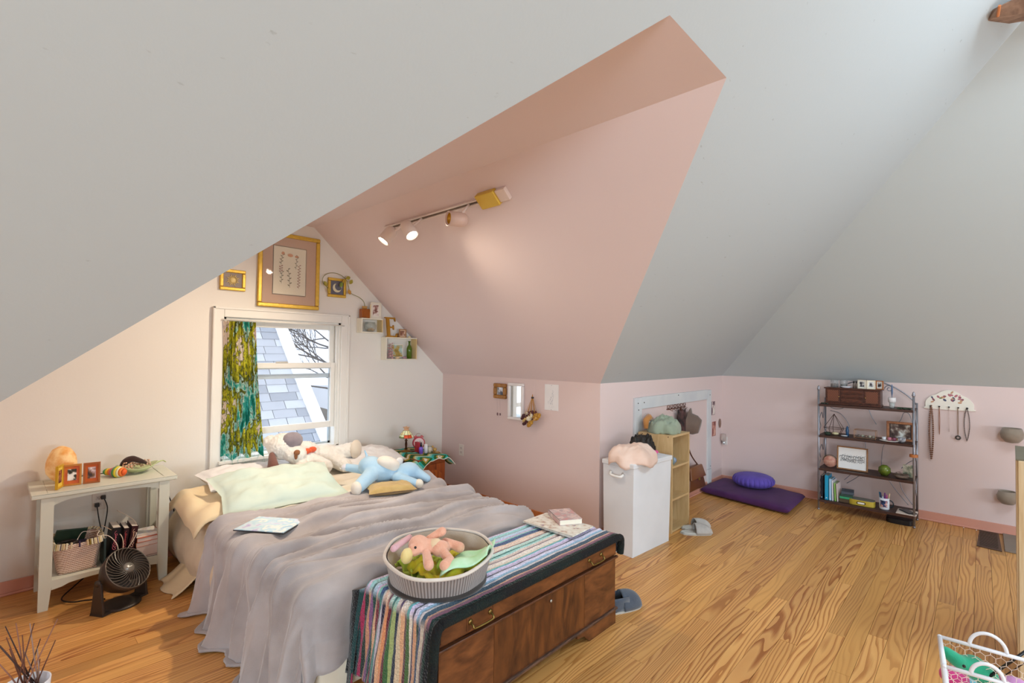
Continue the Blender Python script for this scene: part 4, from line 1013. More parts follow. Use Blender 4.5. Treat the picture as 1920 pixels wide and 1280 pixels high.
# curtain
def cm():
    t = NT('floral_curtain'); c = t.coord('World', (1, 1, .55))
    n1 = t.N('TexNoise', Vector=c, Scale=6.5, Detail=3.0, Distortion=.6); n2 = t.N('TexNoise', Vector=c, Scale=60.0, Detail=3.0)
    a = t.N('Math', _operation='MULTIPLY_ADD', i0=n2.outputs[0], i1=.22); t.L(n1.outputs[0], a.inputs[2])
    s = t.N('Math', _operation='SUBTRACT', i0=a.outputs[0], i1=.11)
    t.base(t.ramp(s.outputs[0], [(.30, '0a6a58'), (.37, '38a898'), (.41, 'c8dcc8'), (.44, '3a4416'), (.48, '9a981c'), (.52, 'd0c834'), (.545, '4a4c14'), (.57, 'ecdcc8'), (.63, 'e8d0bc'), (.66, '9a86b0'), (.70, '6a6a20'), (.76, '2a7a4a')]), .85)
    tr = t.N('BsdfTranslucent'); mx = t.N('MixShader', Fac=.3); t.L(t.p.outputs[0], mx.inputs[1]); t.L(tr.outputs[0], mx.inputs[2])
    rr = t.p.inputs['Base Color'].links[0].from_socket; t.L(rr, tr.inputs[0]); t.L(mx.outputs[0], t.n['Material Output'].inputs[0]); return t.m
def cf(u, v):
    z = 1.713-(1.713-.655)*v-.0*u; x = 1.236+(.232+.075*v)*u
    y = YW-.035+.020*math.sin(2*PI*u*6.5+v*1.2)*(.6+.4*v)+.006*math.sin(2*PI*u*15)
    return (x+.006*math.sin(v*5+u*9), y, z+(.025*math.sin(u*17) if v > .97 else 0))
co = B().grid(cf, 90, 40).obj('curtain', cm(), None, smooth=True)
tag(co, 'green yellow and purple floral curtain on the left of the window', 'curtain')
fr = B()
for i in range(46):
    u = i/45; p = Vector(cf(u, 1)); fr.tube([p, p+Vector((.004*math.sin(i), -.003, -.03)), p+Vector((.008*math.sin(i*2), .004, -.055-.012*math.sin(i*3)))], .0012, 3)
fr.obj('fringe', M('a8d8cc', .8, col2='e8f0f0'), co)
tag(B().tube([(1.225, YW-.03, 1.722), (2.235, YW-.03, 1.722)], .006, 8).obj('curtain_rod', WHITE, None, smooth=True), 'thin white curtain rod across the top of the window', 'curtain rod')

# ------------------------------------------------------------ dormer wall hangings
XF = XD-.001
def wx(u, v, d=.01): return onx(u, v, XF-d)
def framed_x(name, label, y, z, w, h, bar, dep, fm, **kw):
    return framed(name, label, (XF, y, z), w, h, bar, dep, fm, rotz=-PI/2, **kw)
framed_x('photo_frame', 'small deep wooden frame with grey photo, left on the pink wall', 3.373, 1.125, .165, .145, .036, .03, wood('b9823a', '8a5620', (20, 20, 20)), matc=M('b8a890', .6), pm=photo(3, '50505a', 'c8ccd4', '84848e', 'f0f0f4', 20), pw=.07, ph=.085)
MIR = M('e6ebf0', .03, 1.0, var=.0)
framed_x('wall_mirror', 'narrow white framed mirror on the pink dormer wall', 3.165, 1.04, .195, .345, .027, .028, M('efe8e4', .4), pm=MIR, cat='mirror')
pp, _, _ = framed_x('paper_print', 'white paper print with faint line drawing pinned to the pink wall', 2.748, 1.108, .155, .228, .0015, .002, M('f2eeec', .7), pm=M('f0ecea', .7))
q = B(); random.seed(9)
for k in range(5):
    q.tube([(-.03+.012*k+random.uniform(-.01, .01), -.0025, -.06+.012*j+random.uniform(-.005, .005)) for j in range(3+k*2)], .0009, 3)
for j in range(4): q.tube([(-.035, -.0025, -.075-.006*j), (.03, -.0025, -.075-.006*j)], .0006, 3)
q.obj('line_drawing', M('8a8a98', .7), pp, local=True)
for zz_ in (.105, -.108): B().sph((.0, -.003, zz_), .0035, 6).obj('pin', M('b8a8b8', .3, .7), pp, local=True)
# dried bouquet
bq = thing('dried_bouquet', 'dried flower bouquet hanging upside down beside the mirror', 'bouquet', (XF-.03, 2.945, 1.13))
q = B(); q2 = B(); random.seed(4); heads = []
for i in range(22):
    dy, dx_, L = random.uniform(-.085, .085), random.uniform(-.025, .01), random.uniform(.17, .27)
    q.tube([(XF-.03, 2.945, 1.125), (XF-.03, 2.945+dy*.15, 1.075), (XF-.035+dx_, 2.945+dy, 1.125-L)], .0016, 4); heads.append((XF-.037+dx_, 2.945+dy, 1.125-L))
q.obj('stems', M('b8802e', .7, var=.2), bq)
for i, h in enumerate(heads):
    c = ['4a2028', 'c89a50', 'd8b878', '5a2830', 'b8862e', 'e8dcc0'][i % 6]; r = random.uniform(.020, .030); w = B()
    for k in range(7): a = k*.9; w.sph((h[0]+r*.5*math.cos(a), h[1]+r*.8*math.cos(a*1.3), h[2]+r*.7*math.sin(a)), r*.55, 6)
    w.obj('flower_head', M(c, .7), bq)
B().sph((XF-.05, 2.965, .905), (.024, .032, .028), 10).obj('flower_head', M('f0e8d0', .7), bq, smooth=True, label='large cream rose')
B().tube([(XF-.03, 2.945, 1.07), (XF-.012, 2.94, 1.14), (XF-.004, 2.945, 1.215)], .0012, 4).obj('ribbon', M('e8d0d0', .7), bq); B().box(XF-.036, 2.935, 1.085, XF-.022, 2.955, 1.10).obj('tie', M('3a3030', .6), bq)
er = thing('drop_earring', 'left dangling earring hanging on threads under the small wooden frame', 'earring', (XF-.004, 3.418, .93))
B().tube([(XF-.004, 3.425, 1.05), (XF-.004, 3.415, .92)], .0006, 3).obj('thread', M('b8a0a0', .5), er); B().sph((XF-.006, 3.415, .90), (.004, .009, .016), 8).obj('drop', M('7a5a60', .4), er, smooth=True)
er = thing('drop_earring', 'right dangling earring hanging on threads nearest the mirror', 'earring', (XF-.004, 3.375, .93))
B().tube([(XF-.004, 3.385, 1.05), (XF-.004, 3.378, .92)], .0006, 3).obj('thread', M('b8a0a0', .5), er); B().sph((XF-.006, 3.377, .90), (.004, .008, .014), 8).obj('drop', M('7a5a60', .4), er, smooth=True)
def outlet(label, loc, rotz, plugs=False):
    t = thing('wall_outlet', label, 'outlet', loc, rotz)
    B().box(-.036, -.005, -.058, .036, 0, .058).obj('cover_plate', M('e6dcd2', .35), t, local=True, bevel=.002)
    for s in (-.022, .022):
        B().box(-.017, -.007, s-.014, .017, -.004, s+.014).obj('socket', M('d8ccc4', .35), t, local=True, bevel=.003)
        q = B()
        for a in (-.007, .007): q.box(a-.0012, -.0076, s-.004, a+.0012, -.0068, s+.006)
        q.sph((0, -.007, s-.009), (.0024, .001, .0024), 6); q.obj('slots', M('5a3a3a', .6), t, local=True)
    return t
outlet('pinkish wall outlet low on the dormer wall beside the nightstand', (XF, 3.942, .475), -PI/2)

# ------------------------------------------------------------ left side table and its things
TBL = M('d3d4c6', .45, var=.04, vs=7, bump=.05, bs=30)
tb = thing('side_table', 'pale sage painted side table with lower shelf by the left wall', 'table', (.53, 4.03, 0))
tx0, tx1, ty0, ty1, tz = .18, .872, 3.84, 4.245, .665
B().box(tx0, ty0, tz-.028, tx1, ty1, tz-.004).obj('top', TBL, tb, bevel=.006)
B().box(tx0+.07, ty0+.045, tz-.006, tx1-.07, ty1-.03, tz-.002).obj('top_panel', TBL, tb, bevel=.001)
for a in ((tx0, ty0, tx0+.068, ty1), (tx1-.068, ty0, tx1, ty1), (tx0+.068, ty0, tx1-.068, ty0+.042), (tx0+.068, ty1-.028, tx1-.068, ty1)):
    B().box(a[0], a[1], tz-.004, a[2], a[3], tz).obj('top_board', TBL, tb, bevel=.002)
def leg(x0, x1, y0, y1, inner):
    b = B().box(x0, y0, .13, x1, y1, tz-.028)
    k = .012
    b.hexa([(x0+(k if inner < 0 else 0), y0+.004, 0), (x1-(k if inner > 0 else 0), y0+.004, 0), (x1-(k if inner > 0 else 0), y1-.004, 0), (x0+(k if inner < 0 else 0), y1-.004, 0)], [(x0, y0, .13), (x1, y0, .13), (x1, y1, .13), (x0, y1, .13)])
    return b.obj('leg', TBL, tb)
lx0, lx1 = .222, .832
leg(lx0, lx0+.055, ty0+.012, ty0+.05, 1); leg(lx1-.055, lx1, ty0+.012, ty0+.05, -1); leg(lx0, lx0+.055, ty1-.05, ty1-.015, 1); leg(lx1-.055, lx1, ty1-.05, ty1-.015, -1)
n_ = 14
ap = [(lx0+.055, tz-.028), (lx0+.055, tz-.075)]+[(lx0+.085+(lx1-lx0-.17)*i/n_, tz-.062+.018*math.sin(PI*i/n_)**.5) for i in range(n_+1)]+[(lx1-.055, tz-.075), (lx1-.055, tz-.028)]
B().prism(ap, 'y', ty0+.018, ty0+.034).obj('apron', TBL, tb)
B().box(lx0+.01, ty0+.05, tz-.075, lx0+.03, ty1-.05, tz-.028).obj('side_apron', TBL, tb); B().box(lx1-.03, ty0+.05, tz-.075, lx1-.01, ty1-.05, tz-.028).obj('side_apron', TBL, tb)
zs = .165
B().box(lx0+.01, ty0+.02, zs-.016, lx1-.01, ty1-.02, zs).obj('shelf', TBL, tb, bevel=.002)
ap = [(lx0+.055, zs-.001), (lx0+.055, zs-.055)]+[(lx0+.10+(lx1-lx0-.20)*i/n_, zs-.048+.022*math.sin(PI*i/n_)**.4) for i in range(n_+1)]+[(lx1-.055, zs-.055), (lx1-.055, zs-.001)]
B().prism(ap, 'y', ty0+.014, ty0+.03).obj('shelf_apron', TBL, tb)
for y_ in (ty0+.05, ty1-.06): B().box(lx1-.04, y_, zs, lx1-.03, y_+.01, tz-.075).obj('side_slat', TBL, tb)
# salt lamp
def rock(c, r, seed, mat, name, label, cat, flat=.0):
    b = B(); b.sph(c, r, 22)
    out = []
    for p in b.v:
        d = Vector(p)-Vector(c); k = 1+.16*nz(d.x*9+seed, d.y*9, d.z*9)+.05*nz(d.x*30+seed, d.y*30, d.z*30)
        q = Vector(c)+d*k; q.z = max(q.z, c[2]-r[2]*.92 if isinstance(r, tuple) else c[2]-r*.92); out.append(tuple(q))
    b.v = out; return tag(b.obj(name, mat, None, smooth=True), label, cat)
sm = NT('salt_rock'); c_ = sm.coord('Object'); n__ = sm.N('TexNoise', Vector=c_, Scale=22.0, Detail=5.0); cr = sm.ramp(n__.outputs[0], [(.35, 'e09a4c'), (.6, 'f2c88a')]); sm.base(cr, .5); sm.L(cr, sm.p.inputs['Emission Color']); sm.p.inputs['Emission Strength'].default_value = .12; sm.bump(n__.outputs[0], .4, .006)
rock((.322, 4.13, tz+.105), (.078, .07, .115), 2, sm.m, 'salt_lamp', 'rounded orange salt rock lamp at the left of the side table', 'lamp')
# three-panel hinged frame
tri = thing('folding_photo_frame', 'three panel hinged photo frame with orange mats on the side table', 'picture frame', (.39, 4.0, tz))
GF = M('c0742e', .4, .2, var=.1)
def panel(p0, p1, h, c1, c2, pm):
    p0 = Vector(p0); p1 = Vector(p1); w = (p1-p0).length; a = math.atan2(p1.y-p0.y, p1.x-p0.x); Mx = Matrix.Translation(p0) @ Matrix.Rotation(a, 4, 'Z')
    f = B()
    for q in ((0, 0, w, .010), (0, h-.010, w, h), (0, .010, .010, h-.010), (w-.010, .010, w, h-.010)): f.box(q[0], -.008, q[1], q[2], .004, q[3])
    fo = f.xf(Mx).obj('panel_frame', c1, tri)
    B().box(.010, -.004, .010, w-.010, .002, h-.010).xf(Mx).obj('mat', c2, fo)
    B().box(w*.27, -.0055, h*.24, w*.73, -.003, h*.78).xf(Mx).obj('photo', pm, fo)
panel((.285, 3.905, tz), (.318, 3.985, tz), .135, M('d8a828', .4, .2), M('e8c850', .6), photo(6, '4a2a1c', 'b06a48', '7a3a28', 'e8c8a0', 24))
panel((.318, 3.985, tz), (.405, 3.975, tz), .125, M('c8863c', .4, .2), M('e08030', .6, col2='c84a30'), photo(7, '2a2a24', 'f4f0ec', '5a5a50', 'ffffff', 30))
panel((.412, 3.975, tz), (.492, 3.965, tz), .125, M('a86030', .4, .2), M('b8501c', .6, col2='d0641c'), photo(8, '3a2a30', 'b89aa0', '7a5a40', 'f4ecec', 24))
# rainbow wooden toy
tp_ = thing('rainbow_maraca', 'rainbow striped knitted toy lying beside the folding frame', 'toy', (.58, 4.06, tz))
rc = ['1f7a4a', '3aa050', 'e8c030', 'f0902c', 'd86a78', 'b87a88', '3a9a50', 'f0e040', 'f0f0c0', 'f08030', 'e86020']
q0 = Vector((.530, 4.135, tz+.026)); q1 = Vector((.625, 4.0, tz+.032)); ax = (q1-q0).normalized(); Rt = ax.to_track_quat('Z', 'Y').to_matrix()
rads = [.008, .019, .022, .021, .024, .030, .034, .036, .034, .030, .022, .006]
for i in range(11):
    L0 = (q1-q0).length*i/11; L1 = (q1-q0).length*(i+1)/11
    B().lathe([(rads[i], L0), ((rads[i]+rads[i+1])/2+.001, (L0+L1)/2), (rads[i+1], L1)], q0+Vector((0, 0, .0)), 16, rot=Rt).obj('band', M(rc[i], .6), tp_, smooth=True)
# bowl with necklaces
bw = thing('green_bowl', 'pale green leaf shaped glass bowl holding jewellery on the side table', 'bowl', (.70, 4.10, tz))
B().grid(lambda u, v: ((.015+.085*v)*math.cos(2*PI*u)*(1.15+.05*math.sin(4*PI*u)), (.015+.085*v)*math.sin(2*PI*u)*.85, .004+.045*v**1.8+.012*v*v*math.cos(4*PI*u)), 40, 8, cu=True).obj('dish', M('c2cf9e', .2, var=.08), bw, smooth=True, local=True, solid=.004)
B().tube(spline([(.10, .0, .045), (.12, .01, .052), (.145, .015, .055), (.16, .0, .045)], 5), [.006-.0002*i for i in range(16)], 6).obj('curled_stem', M('b8c488', .3), bw, smooth=True, local=True)
hd = thing('brown_headscarf', 'dark brown twisted hair band in the pale green bowl', 'hair band', (.66, 4.09, tz+.04))
B().tube(spline([(.615, 4.10, tz+.045), (.635, 4.08, tz+.085), (.665, 4.07, tz+.10), (.70, 4.07, tz+.085), (.735, 4.08, tz+.065), (.75, 4.09, tz+.055)], 5), [.010, .013, .018, .02, .021, .022, .022, .022, .021, .02, .02, .02, .019, .018, .018, .017, .016, .015, .014, .012, .010, .010, .009, .009, .008, .006][:26], 8).obj('band', fabric('2c1814', '42261e'), hd, smooth=True)
random.seed(8)
for k, (cx_, cy_, c, lb) in enumerate(((.64, 4.065, 'e0b090', 'peach bead necklace heaped at the front left of the green bowl'), (.745, 4.10, 'd8b8a0', 'pale bead necklace heaped at the right of the green bowl'), (.70, 4.13, 'c09a80', 'bronze bead necklace at the back of the green bowl'))):
    q = B()
    for i in range(34): a = i*.7; q.sph((cx_+.028*math.cos(a)*(1-.01*i), cy_+.022*math.sin(a), tz+.038+.0012*i+.004*math.sin(i)), .0055, 6)
    tag(q.obj('bead_necklace', M(c, .3), None, smooth=True), lb, 'necklace')
# outlet, cords
outlet('wall outlet behind the side table with two black plugs', (.527, YF, .475), 0)
for i, (a, lb) in enumerate((((.515, .455), 'black plug cord running down from the outlet behind the side table'), ((.547, .50), 'black cord rising from the outlet to the side table top'))):
    t = thing('power_cord', lb, 'cord', (a[0], YF-.02, a[1]))
    B().box(a[0]-.012, YF-.035, a[1]-.012, a[0]+.012, YF-.008, a[1]+.012).obj('plug', M('1a1614', .4), t, bevel=.003)
    if i == 0: pts = [(a[0], YF-.03, a[1]-.01), (a[0]+.01, YF-.05, .36), (a[0]+.025, YF-.09, .26), (a[0]+.03, YF-.12, .19)]
    else: pts = [(a[0], YF-.03, a[1]), (a[0]+.02, YF-.04, .43), (a[0]+.01, YF-.05, .33), (a[0]+.0, YF-.06, .25), (a[0]+.02, YF-.09, .18)]
    B().tube(spline(pts, 6), .0035, 6).obj('wire', M('18120f', .5), t, smooth=True)
tag(B().tube(spline([(.875, 4.10, tz-.01), (.885, 4.15, .60), (.895, 4.2, .48), (.935, 4.22, .36), (.965, 4.22, .2), (.985, 4.2, .09), (.93, 4.21, .11), (.86, 4.225, .145), (.80, 4.23, .17)], 6), .0035, 6).obj('lamp_cord', M('1a1210', .5), None, smooth=True), 'thin dark cord hanging off the right end of the side table', 'cord')
tag(B().tube(spline([(.36, 4.19, tz+.005), (.46, 4.20, tz+.005), (.55, 4.19, tz+.006), (.60, 4.17, tz+.03)], 6), .003, 6).obj('lamp_cord', M('241a14', .5), None, smooth=True), 'dark cord lying along the back of the side table top', 'cord')
# wicker basket
def wick():
    t = NT('wicker'); c = t.coord('Object'); s = t.N('SeparateXYZ', i0=c)
    w1 = t.N('Math', _operation='MULTIPLY', i0=s.outputs[2], i1=520.0); a1 = t.N('Math', _operation='SINE', i0=w1.outputs[0])
    xy = t.N('Math', _operation='ADD', i0=s.outputs[0], i1=s.outputs[1]); w2 = t.N('Math', _operation='MULTIPLY', i0=xy.outputs[0], i1=330.0); a2 = t.N('Math', _operation='SINE', i0=w2.outputs[0])
    p = t.N('Math', _operation='MULTIPLY', i0=a1.outputs[0], i1=a2.outputs[0]); r = t.N('MapRange', Value=p.outputs[0]); r.inputs[1].default_value = -1
    t.base(t.ramp(r.outputs[0], [(.1, 'b98f78'), (.6, 'f2d8c8')]), .7); t.bump(r.outputs[0], .8, .004); return t.m
wb = thing('wicker_basket', 'cream wicker basket with wrapped rim on the side table shelf', 'basket', (.395, 4.0, zs))
WK = wick()
def rr(u, w, d, r=.4):
    a = 2*PI*u; c, s = math.cos(a), math.sin(a); return (math.copysign(abs(c)**r, c)*w/2, math.copysign(abs(s)**r, s)*d/2)
B().grid(lambda u, v: (rr(u, .175+.045*v, .20+.05*v)[0], rr(u, .175+.045*v, .20+.05*v)[1], .004+.17*v), 60, 10, cu=True).obj('side', WK, wb, smooth=True, local=True, solid=.006)
B().box(-.085, -.095, .002, .085, .095, .008).obj('bottom', WK, wb, local=True)
rmc = [M('e8d8b0', .6), M('e0c8a0', .6), M('5a4a70', .6), M('f0e8d0', .6), M('b89a40', .6), M('d8c8a8', .6)]
for k, mm in enumerate(rmc):
    q = B()
    for i in range(k, 120, 6):
        j = (i//8*8+k) % 120 if k in (2, 4) else i
        u = j/120; x, y = rr(u, .225, .255); x2, y2 = rr(u+.006, .225, .255); dv_ = Vector((x, y, 0)).normalized()
        q.tube([Vector((x, y, .155))+dv_*.012, Vector((x, y, .188))+dv_*.004, Vector((x, y, .178))-dv_*.010], .0042, 4)
    q.obj('rim_wrap', mm, wb, local=True)['kind'] = 'stuff'
# things in the basket
for i, (x, y, sx, sy, sz_, c, a, nm, lb, ct) in enumerate(((.36, 4.07, .15, .012, .10, '2a4030', .12, 'notebook', 'dark green notebook standing at the back of the wicker basket', 'notebook'),
      (.375, 4.02, .10, .05, .03, 'd8b898', .5, 'wallet', 'patterned cream pouch in the wicker basket', 'pouch'),
      (.42, 4.01, .09, .03, .05, '2c2440', -.4, 'glasses_case', 'dark purple case in the wicker basket', 'case'))):
    tag(put(B().box(-sx/2, -sy/2, 0, sx/2, sy/2, sz_), (x, y, zs+.105+.02*(i == 0)), (.3, .15, a)).obj(nm, M(c, .5, var=.2, vs=30), None, bevel=.004), lb, ct)
tag(B().tube(ring((.35, 3.955, zs+.165), .04, 18, 'z')[:-1], .010, 8, closed=True).obj('headphones', M('241c1a', .35), None, smooth=True), 'black padded ring at the front left in the wicker basket', 'headphones')
tag(B().tube(spline([(.39, 3.95, zs+.17), (.42, 4.0, zs+.20), (.46, 3.97, zs+.20), (.49, 3.93, zs+.21), (.48, 3.90, zs+.19), (.53, 3.88, zs+.18), (.57, 3.86, zs+.12), (.575, 3.85, zs+.05)], 8), .0022, 6).obj('charging_cable', M('f0e0d0', .5), None, smooth=True), 'white charging cable looping out of the wicker basket', 'cable')
tag(B().tube(spline([(.51, 4.0, zs+.22), (.55, 3.92, zs+.20), (.59, 3.87, zs+.17), (.60, 3.86, zs+.10), (.58, 3.85, zs+.04)], 8), .0022, 6).obj('charging_cable', M('f0d8c0', .5), None, smooth=True), 'white cable arching before the upright paperbacks', 'cable')
tag(B().tube(spline([(.60, 4.1, zs+.27), (.67, 3.95, zs+.22), (.665, 3.87, zs+.16), (.62, 3.86, zs+.08), (.60, 3.855, zs+.02)], 8), .0022, 6).obj('charging_cable', M('f4e4d4', .5), None, smooth=True), 'white cable crossing between the upright books and stacked books', 'cable')
# upright paperbacks
def squiggle(b, x0, z0, w, h, n, y, ax='z'):
    pts = []
    for i in range(n*8+1):
        t_ = i/(n*8); a = t_*n*2*PI
        pts.append((x0+w*(.5+.45*math.sin(a)*(.6+.4*math.sin(t_*7))), y, z0+h*t_+.010*math.cos(a)))
    b.tube(pts, .0013, 4)
for x, w, h, c, cs, lb, lean in ((.508, .012, .17, '3a4a4a', None, 'thin grey green notebook between wicker basket and paperbacks', .0), (.528, .040, .225, '151015', 'd06a80', 'thick black paperback with pink script spine on the lower shelf', .10), (.580, .028, .21, '2a1218', 'b84a50', 'dark maroon paperback with red lettered spine', .12), (.614, .034, .215, '3c141c', 'e0b8a0', 'dark red paperback with yellow flower spine', .14)):
    t = thing('paperback_book', lb, 'book', (x, 3.875, zs)); t.rotation_euler = (0, lean, 0)
    B().box(.001, .003, 0, w-.001, .15, h-.002).obj('pages', M('e4d8cc', .8), t, local=True)
    B().box(0, 0, 0, w, .003, h).box(0, 0, 0, .0015, .155, h).box(w-.0015, 0, 0, w, .155, h).obj('cover', M(c, .4, var=.3, vs=25), t, local=True)
    if cs:
        q = B(); squiggle(q, w*.2, h*.42, w*.6, h*.45, 6, -.001); q.obj('spine_script', M(cs, .4), t, local=True)
        q = B(); squiggle(q, w*.3, h*.06, w*.4, h*.2, 5, -.001); q.obj('spine_script', M('d8a838' if w < .04 else 'c8c8c0', .4), t, local=True)
sx_ = .735; zc_ = zs+.001
for i, (w, h, c, lb) in enumerate(((.150, .012, '2c2c34', 'dark thin book at the bottom of the shelf stack'), (.148, .062, 'c8a8a0', 'thick pale book low in the shelf stack'), (.146, .028, 'c87a50', 'orange edged book in the middle of the shelf stack'), (.142, .026, 'b85a38', 'rust covered book near the top of the shelf stack'))):
    booklet('stacked_book', (sx_+random.uniform(-.002, .002), 3.965, zc_), w-.01, .20, h, 0, M(c, .5), lb, pages='d8c4bc'); zc_ += h
booklet('note_box', (sx_-.01, 3.95, zc_), .125, .13, .018, .06, printm('nb', [(.4, 'f2ead8'), (.55, 'e4e4e8'), (.7, 'c8a898')], 7), 'small cream notepad on top of the shelf stack')
# fan
fan = thing('desk_fan', 'dark brown round desk fan tilted upward before the side table', 'fan', (.55, 3.66, 0))
FB = M('3a312b', .45, var=.05); fd = Vector((.42, -.66, .60)).normalized(); fc = Vector((.588, 3.615, .215)); FR = fd.to_track_quat('Z', 'Y').to_matrix()
B().lathe([(.001, -.145), (.05, -.140), (.085, -.12), (.112, -.07), (.125, -.02), (.126, .0), (.121, .004), (.118, -.002), (.112, -.02), (.07, -.05), (.001, -.055)], fc, 44, rot=FR).obj('housing', FB, fan, smooth=True)
grm = M('2a2522', .35)
for k in range(30):
    a = 2*PI*k/30; pts = []
    for i in range(9):
        r = .030+.090*i/8; aa = a-.75*(i/8)
        pts.append(fc+FR @ Vector((r*math.cos(aa), r*math.sin(aa), .004-.006*(i/8)**2*0+.004*(1-i/8))))
    B().tube(pts, .0018, 4).obj('grille_rib', M('5a5048', .3), fan)
B().tube([fc+FR @ Vector((.121*math.cos(2*PI*i/40), .121*math.sin(2*PI*i/40), .003)) for i in range(40)], .003, 6, closed=True).obj('grille_ring', M('6e655c', .3, .5), fan, smooth=True)
B().lathe([(.001, .016), (.026, .014), (.031, .006), (.030, .0)], fc, 24, rot=FR).obj('hub', M('8e8a84', .3, .5), fan, smooth=True)
B().cbox(fc+FR @ Vector((0, 0, .0165)), (.026, .004, .001), FR).obj('badge', M('e8e4da', .4), fan)
for k in range(5):
    a = 2*PI*k/5; vs = []
    for i in range(5):
        r = .02+.085*i/4
        vs += [fc+FR @ Vector((r*math.cos(a+.25*i/4), r*math.sin(a+.25*i/4), -.045)), fc+FR @ Vector((r*math.cos(a+.6+.25*i/4), r*math.sin(a+.6+.25*i/4), -.018))]
    B().add(vs, [(2*i, 2*i+1, 2*i+3, 2*i+2) for i in range(4)]).obj('blade', M('1a1614', .4), fan, smooth=True)
side_ = fd.cross(Vector((0, 0, 1))).normalized()
for s in (-1, 1):
    pv = fc-fd*.06+side_*s*.128; ft = Vector((pv.x, pv.y, 0))+Vector((-fd.x, -fd.y, 0))*.0
    w = Vector((fd.x, fd.y, 0)).normalized()
    B().hexa([ft-w*.045+side_*s*.010, ft+w*.045+side_*s*.010, ft+w*.045-side_*s*.004, ft-w*.045-side_*s*.004], [pv-w*.022+side_*s*.010, pv+w*.022+side_*s*.010, pv+w*.022-side_*s*.004, pv-w*.022-side_*s*.004]).obj('yoke_arm', FB, fan, bevel=.004)
    B().lathe([(.018, 0), (.018, .012), (.001, .014)], pv, 16, rot=(side_*s).to_track_quat('Z', 'Y').to_matrix()).obj('pivot_knob', FB, fan, smooth=True)
q = Vector((fc.x-fd.x*.06, fc.y-fd.y*.06, .007)); w = Vector((fd.x, fd.y, 0)).normalized()
B().lathe([(.001, -.006), (.10, -.006), (.10, .002), (.085, .008), (.001, .01)], q, 30).obj('base', FB, fan, smooth=True)
B().hexa([q-side_*.14-w*.045-Vector((0, 0, .007)), q+side_*.14-w*.045-Vector((0, 0, .007)), q+side_*.14+w*.045-Vector((0, 0, .007)), q-side_*.14+w*.045-Vector((0, 0, .007))], [q-side_*.14-w*.04+Vector((0, 0, .004)), q+side_*.14-w*.04+Vector((0, 0, .004)), q+side_*.14+w*.04+Vector((0, 0, .004)), q-side_*.14+w*.04+Vector((0, 0, .004))]).obj('foot_bar', FB, fan)
tag(B().tube(spline([(.50, 3.72, .03), (.43, 3.80, .02), (.36, 3.86, .012), (.33, 3.95, .012), (.40, 4.1, .012), (.5, 4.2, .05)], 6), .004, 6).obj('fan_cord', M('1c1614', .5), None, smooth=True), 'black fan cord on the floor under the side table', 'cord')
# floor vase with reeds, bottom left of the picture
pot = thing('floor_vase', 'white cylindrical floor vase holding brown sticks at the bottom left', 'vase', (.105, 2.165, 0))
B().lathe([(.001, 0), (.052, 0), (.055, .02), (.056, .42), (.058, .452), (.054, .452), (.051, .42), (.001, .41)], (0, 0, 0), 32).obj('body', M('e8e6ec', .25), pot, smooth=True, local=True)
sticks = [(0, 1210), (10, 1174), (30, 1168), (42, 1190), (56, 1168), (64, 1168), (76, 1197), (108, 1160), (18, 1216), (46, 1222), (75, 1235), (-20, 1190), (-10, 1235), (12, 1195), (70, 1215), (104, 1200)]
random.seed(2)
ordn = 'leftmost,second from left,third from left,fourth from left,fifth from left,sixth from left,seventh from left,eighth from left,eighth from right,seventh from right,sixth from right,fifth from right,fourth from right,third from right,second from right,rightmost'.split(',')
order = sorted(range(16), key=lambda i: (sticks[i][0], i)); STN = {k: ordn[j]+' tip' for j, k in enumerate(order)}
for i, (u, v) in enumerate(sticks):
    base = Vector((.105+random.uniform(-.035, .035), 2.165+random.uniform(-.035, .035), .412)); tipp = onz(u, v, .45)
    dd = EYE+(tipp-EYE)*(base.y/tipp.y)*random.uniform(.985, 1.01)
    tag(B().tube([base, base.lerp(dd, .5)+Vector((random.uniform(-.003, .003), 0, 0)), dd], [.0022, .0020, .0014], 5).obj('incense_stick', M(['5a3020', '3a201a', '8a5a48', '6a3a24', '9a7a6c'][i % 5], .6), None, smooth=True), STN[i]+' of the sticks in the white floor vase', 'stick', 'sticks in the floor vase')

# ------------------------------------------------------------ hamper with clothes
HM = fabric('dcdde0', 'e6e7ea', bs=300, bump=.15, sheen=.1, vs=3)
hp = thing('laundry_hamper', 'tall white fabric laundry hamper with rope handle', 'hamper', (3.56, 1.99, 0))
hb = [(3.288, 1.868, 0), (3.80, 1.835, 0), (3.83, 2.10, 0), (3.31, 2.13, 0)]
ht = [(3.283, 1.862, .655), (3.815, 1.825, .655), (3.845, 2.11, .655), (3.30, 2.135, .655)]
B().grid(lambda u, v: (lambda a, b, c, d, k: tuple(Vector(a).lerp(Vector(b), k).lerp(Vector(c).lerp(Vector(d), k), v)+Vector((0, 0, 0))))(hb[int(u*4) % 4], hb[(int(u*4)+1) % 4], ht[int(u*4) % 4], ht[(int(u*4)+1) % 4], u*4-int(u*4)), 4, 8, cu=True).obj('body', HM, hp)
B().add(hb, [(0, 1, 2, 3)]).obj('bottom', HM, hp)
o = .008
lt = [Vector(p)+Vector((-o if i in (0, 3) else o, -o if i < 2 else o, -.005)) for i, p in enumerate(ht)]
B().hexa(lt, [p+Vector((0, 0, .035)) for p in lt]).obj('lid', HM, hp, bevel=.006)
hy = ht[0][1]-.004
h0, h1 = onx(1152, 888, 3.287), onx(1172, 893, 3.287)
B().tube(spline([Vector((3.284, 2.055, .60)), Vector((3.262, 2.04, .585)), Vector((3.262, 1.965, .58)), Vector((3.284, 1.95, .595))], 6), .010, 8).obj('rope_handle', M('f0eeea', .6), hp, smooth=True)
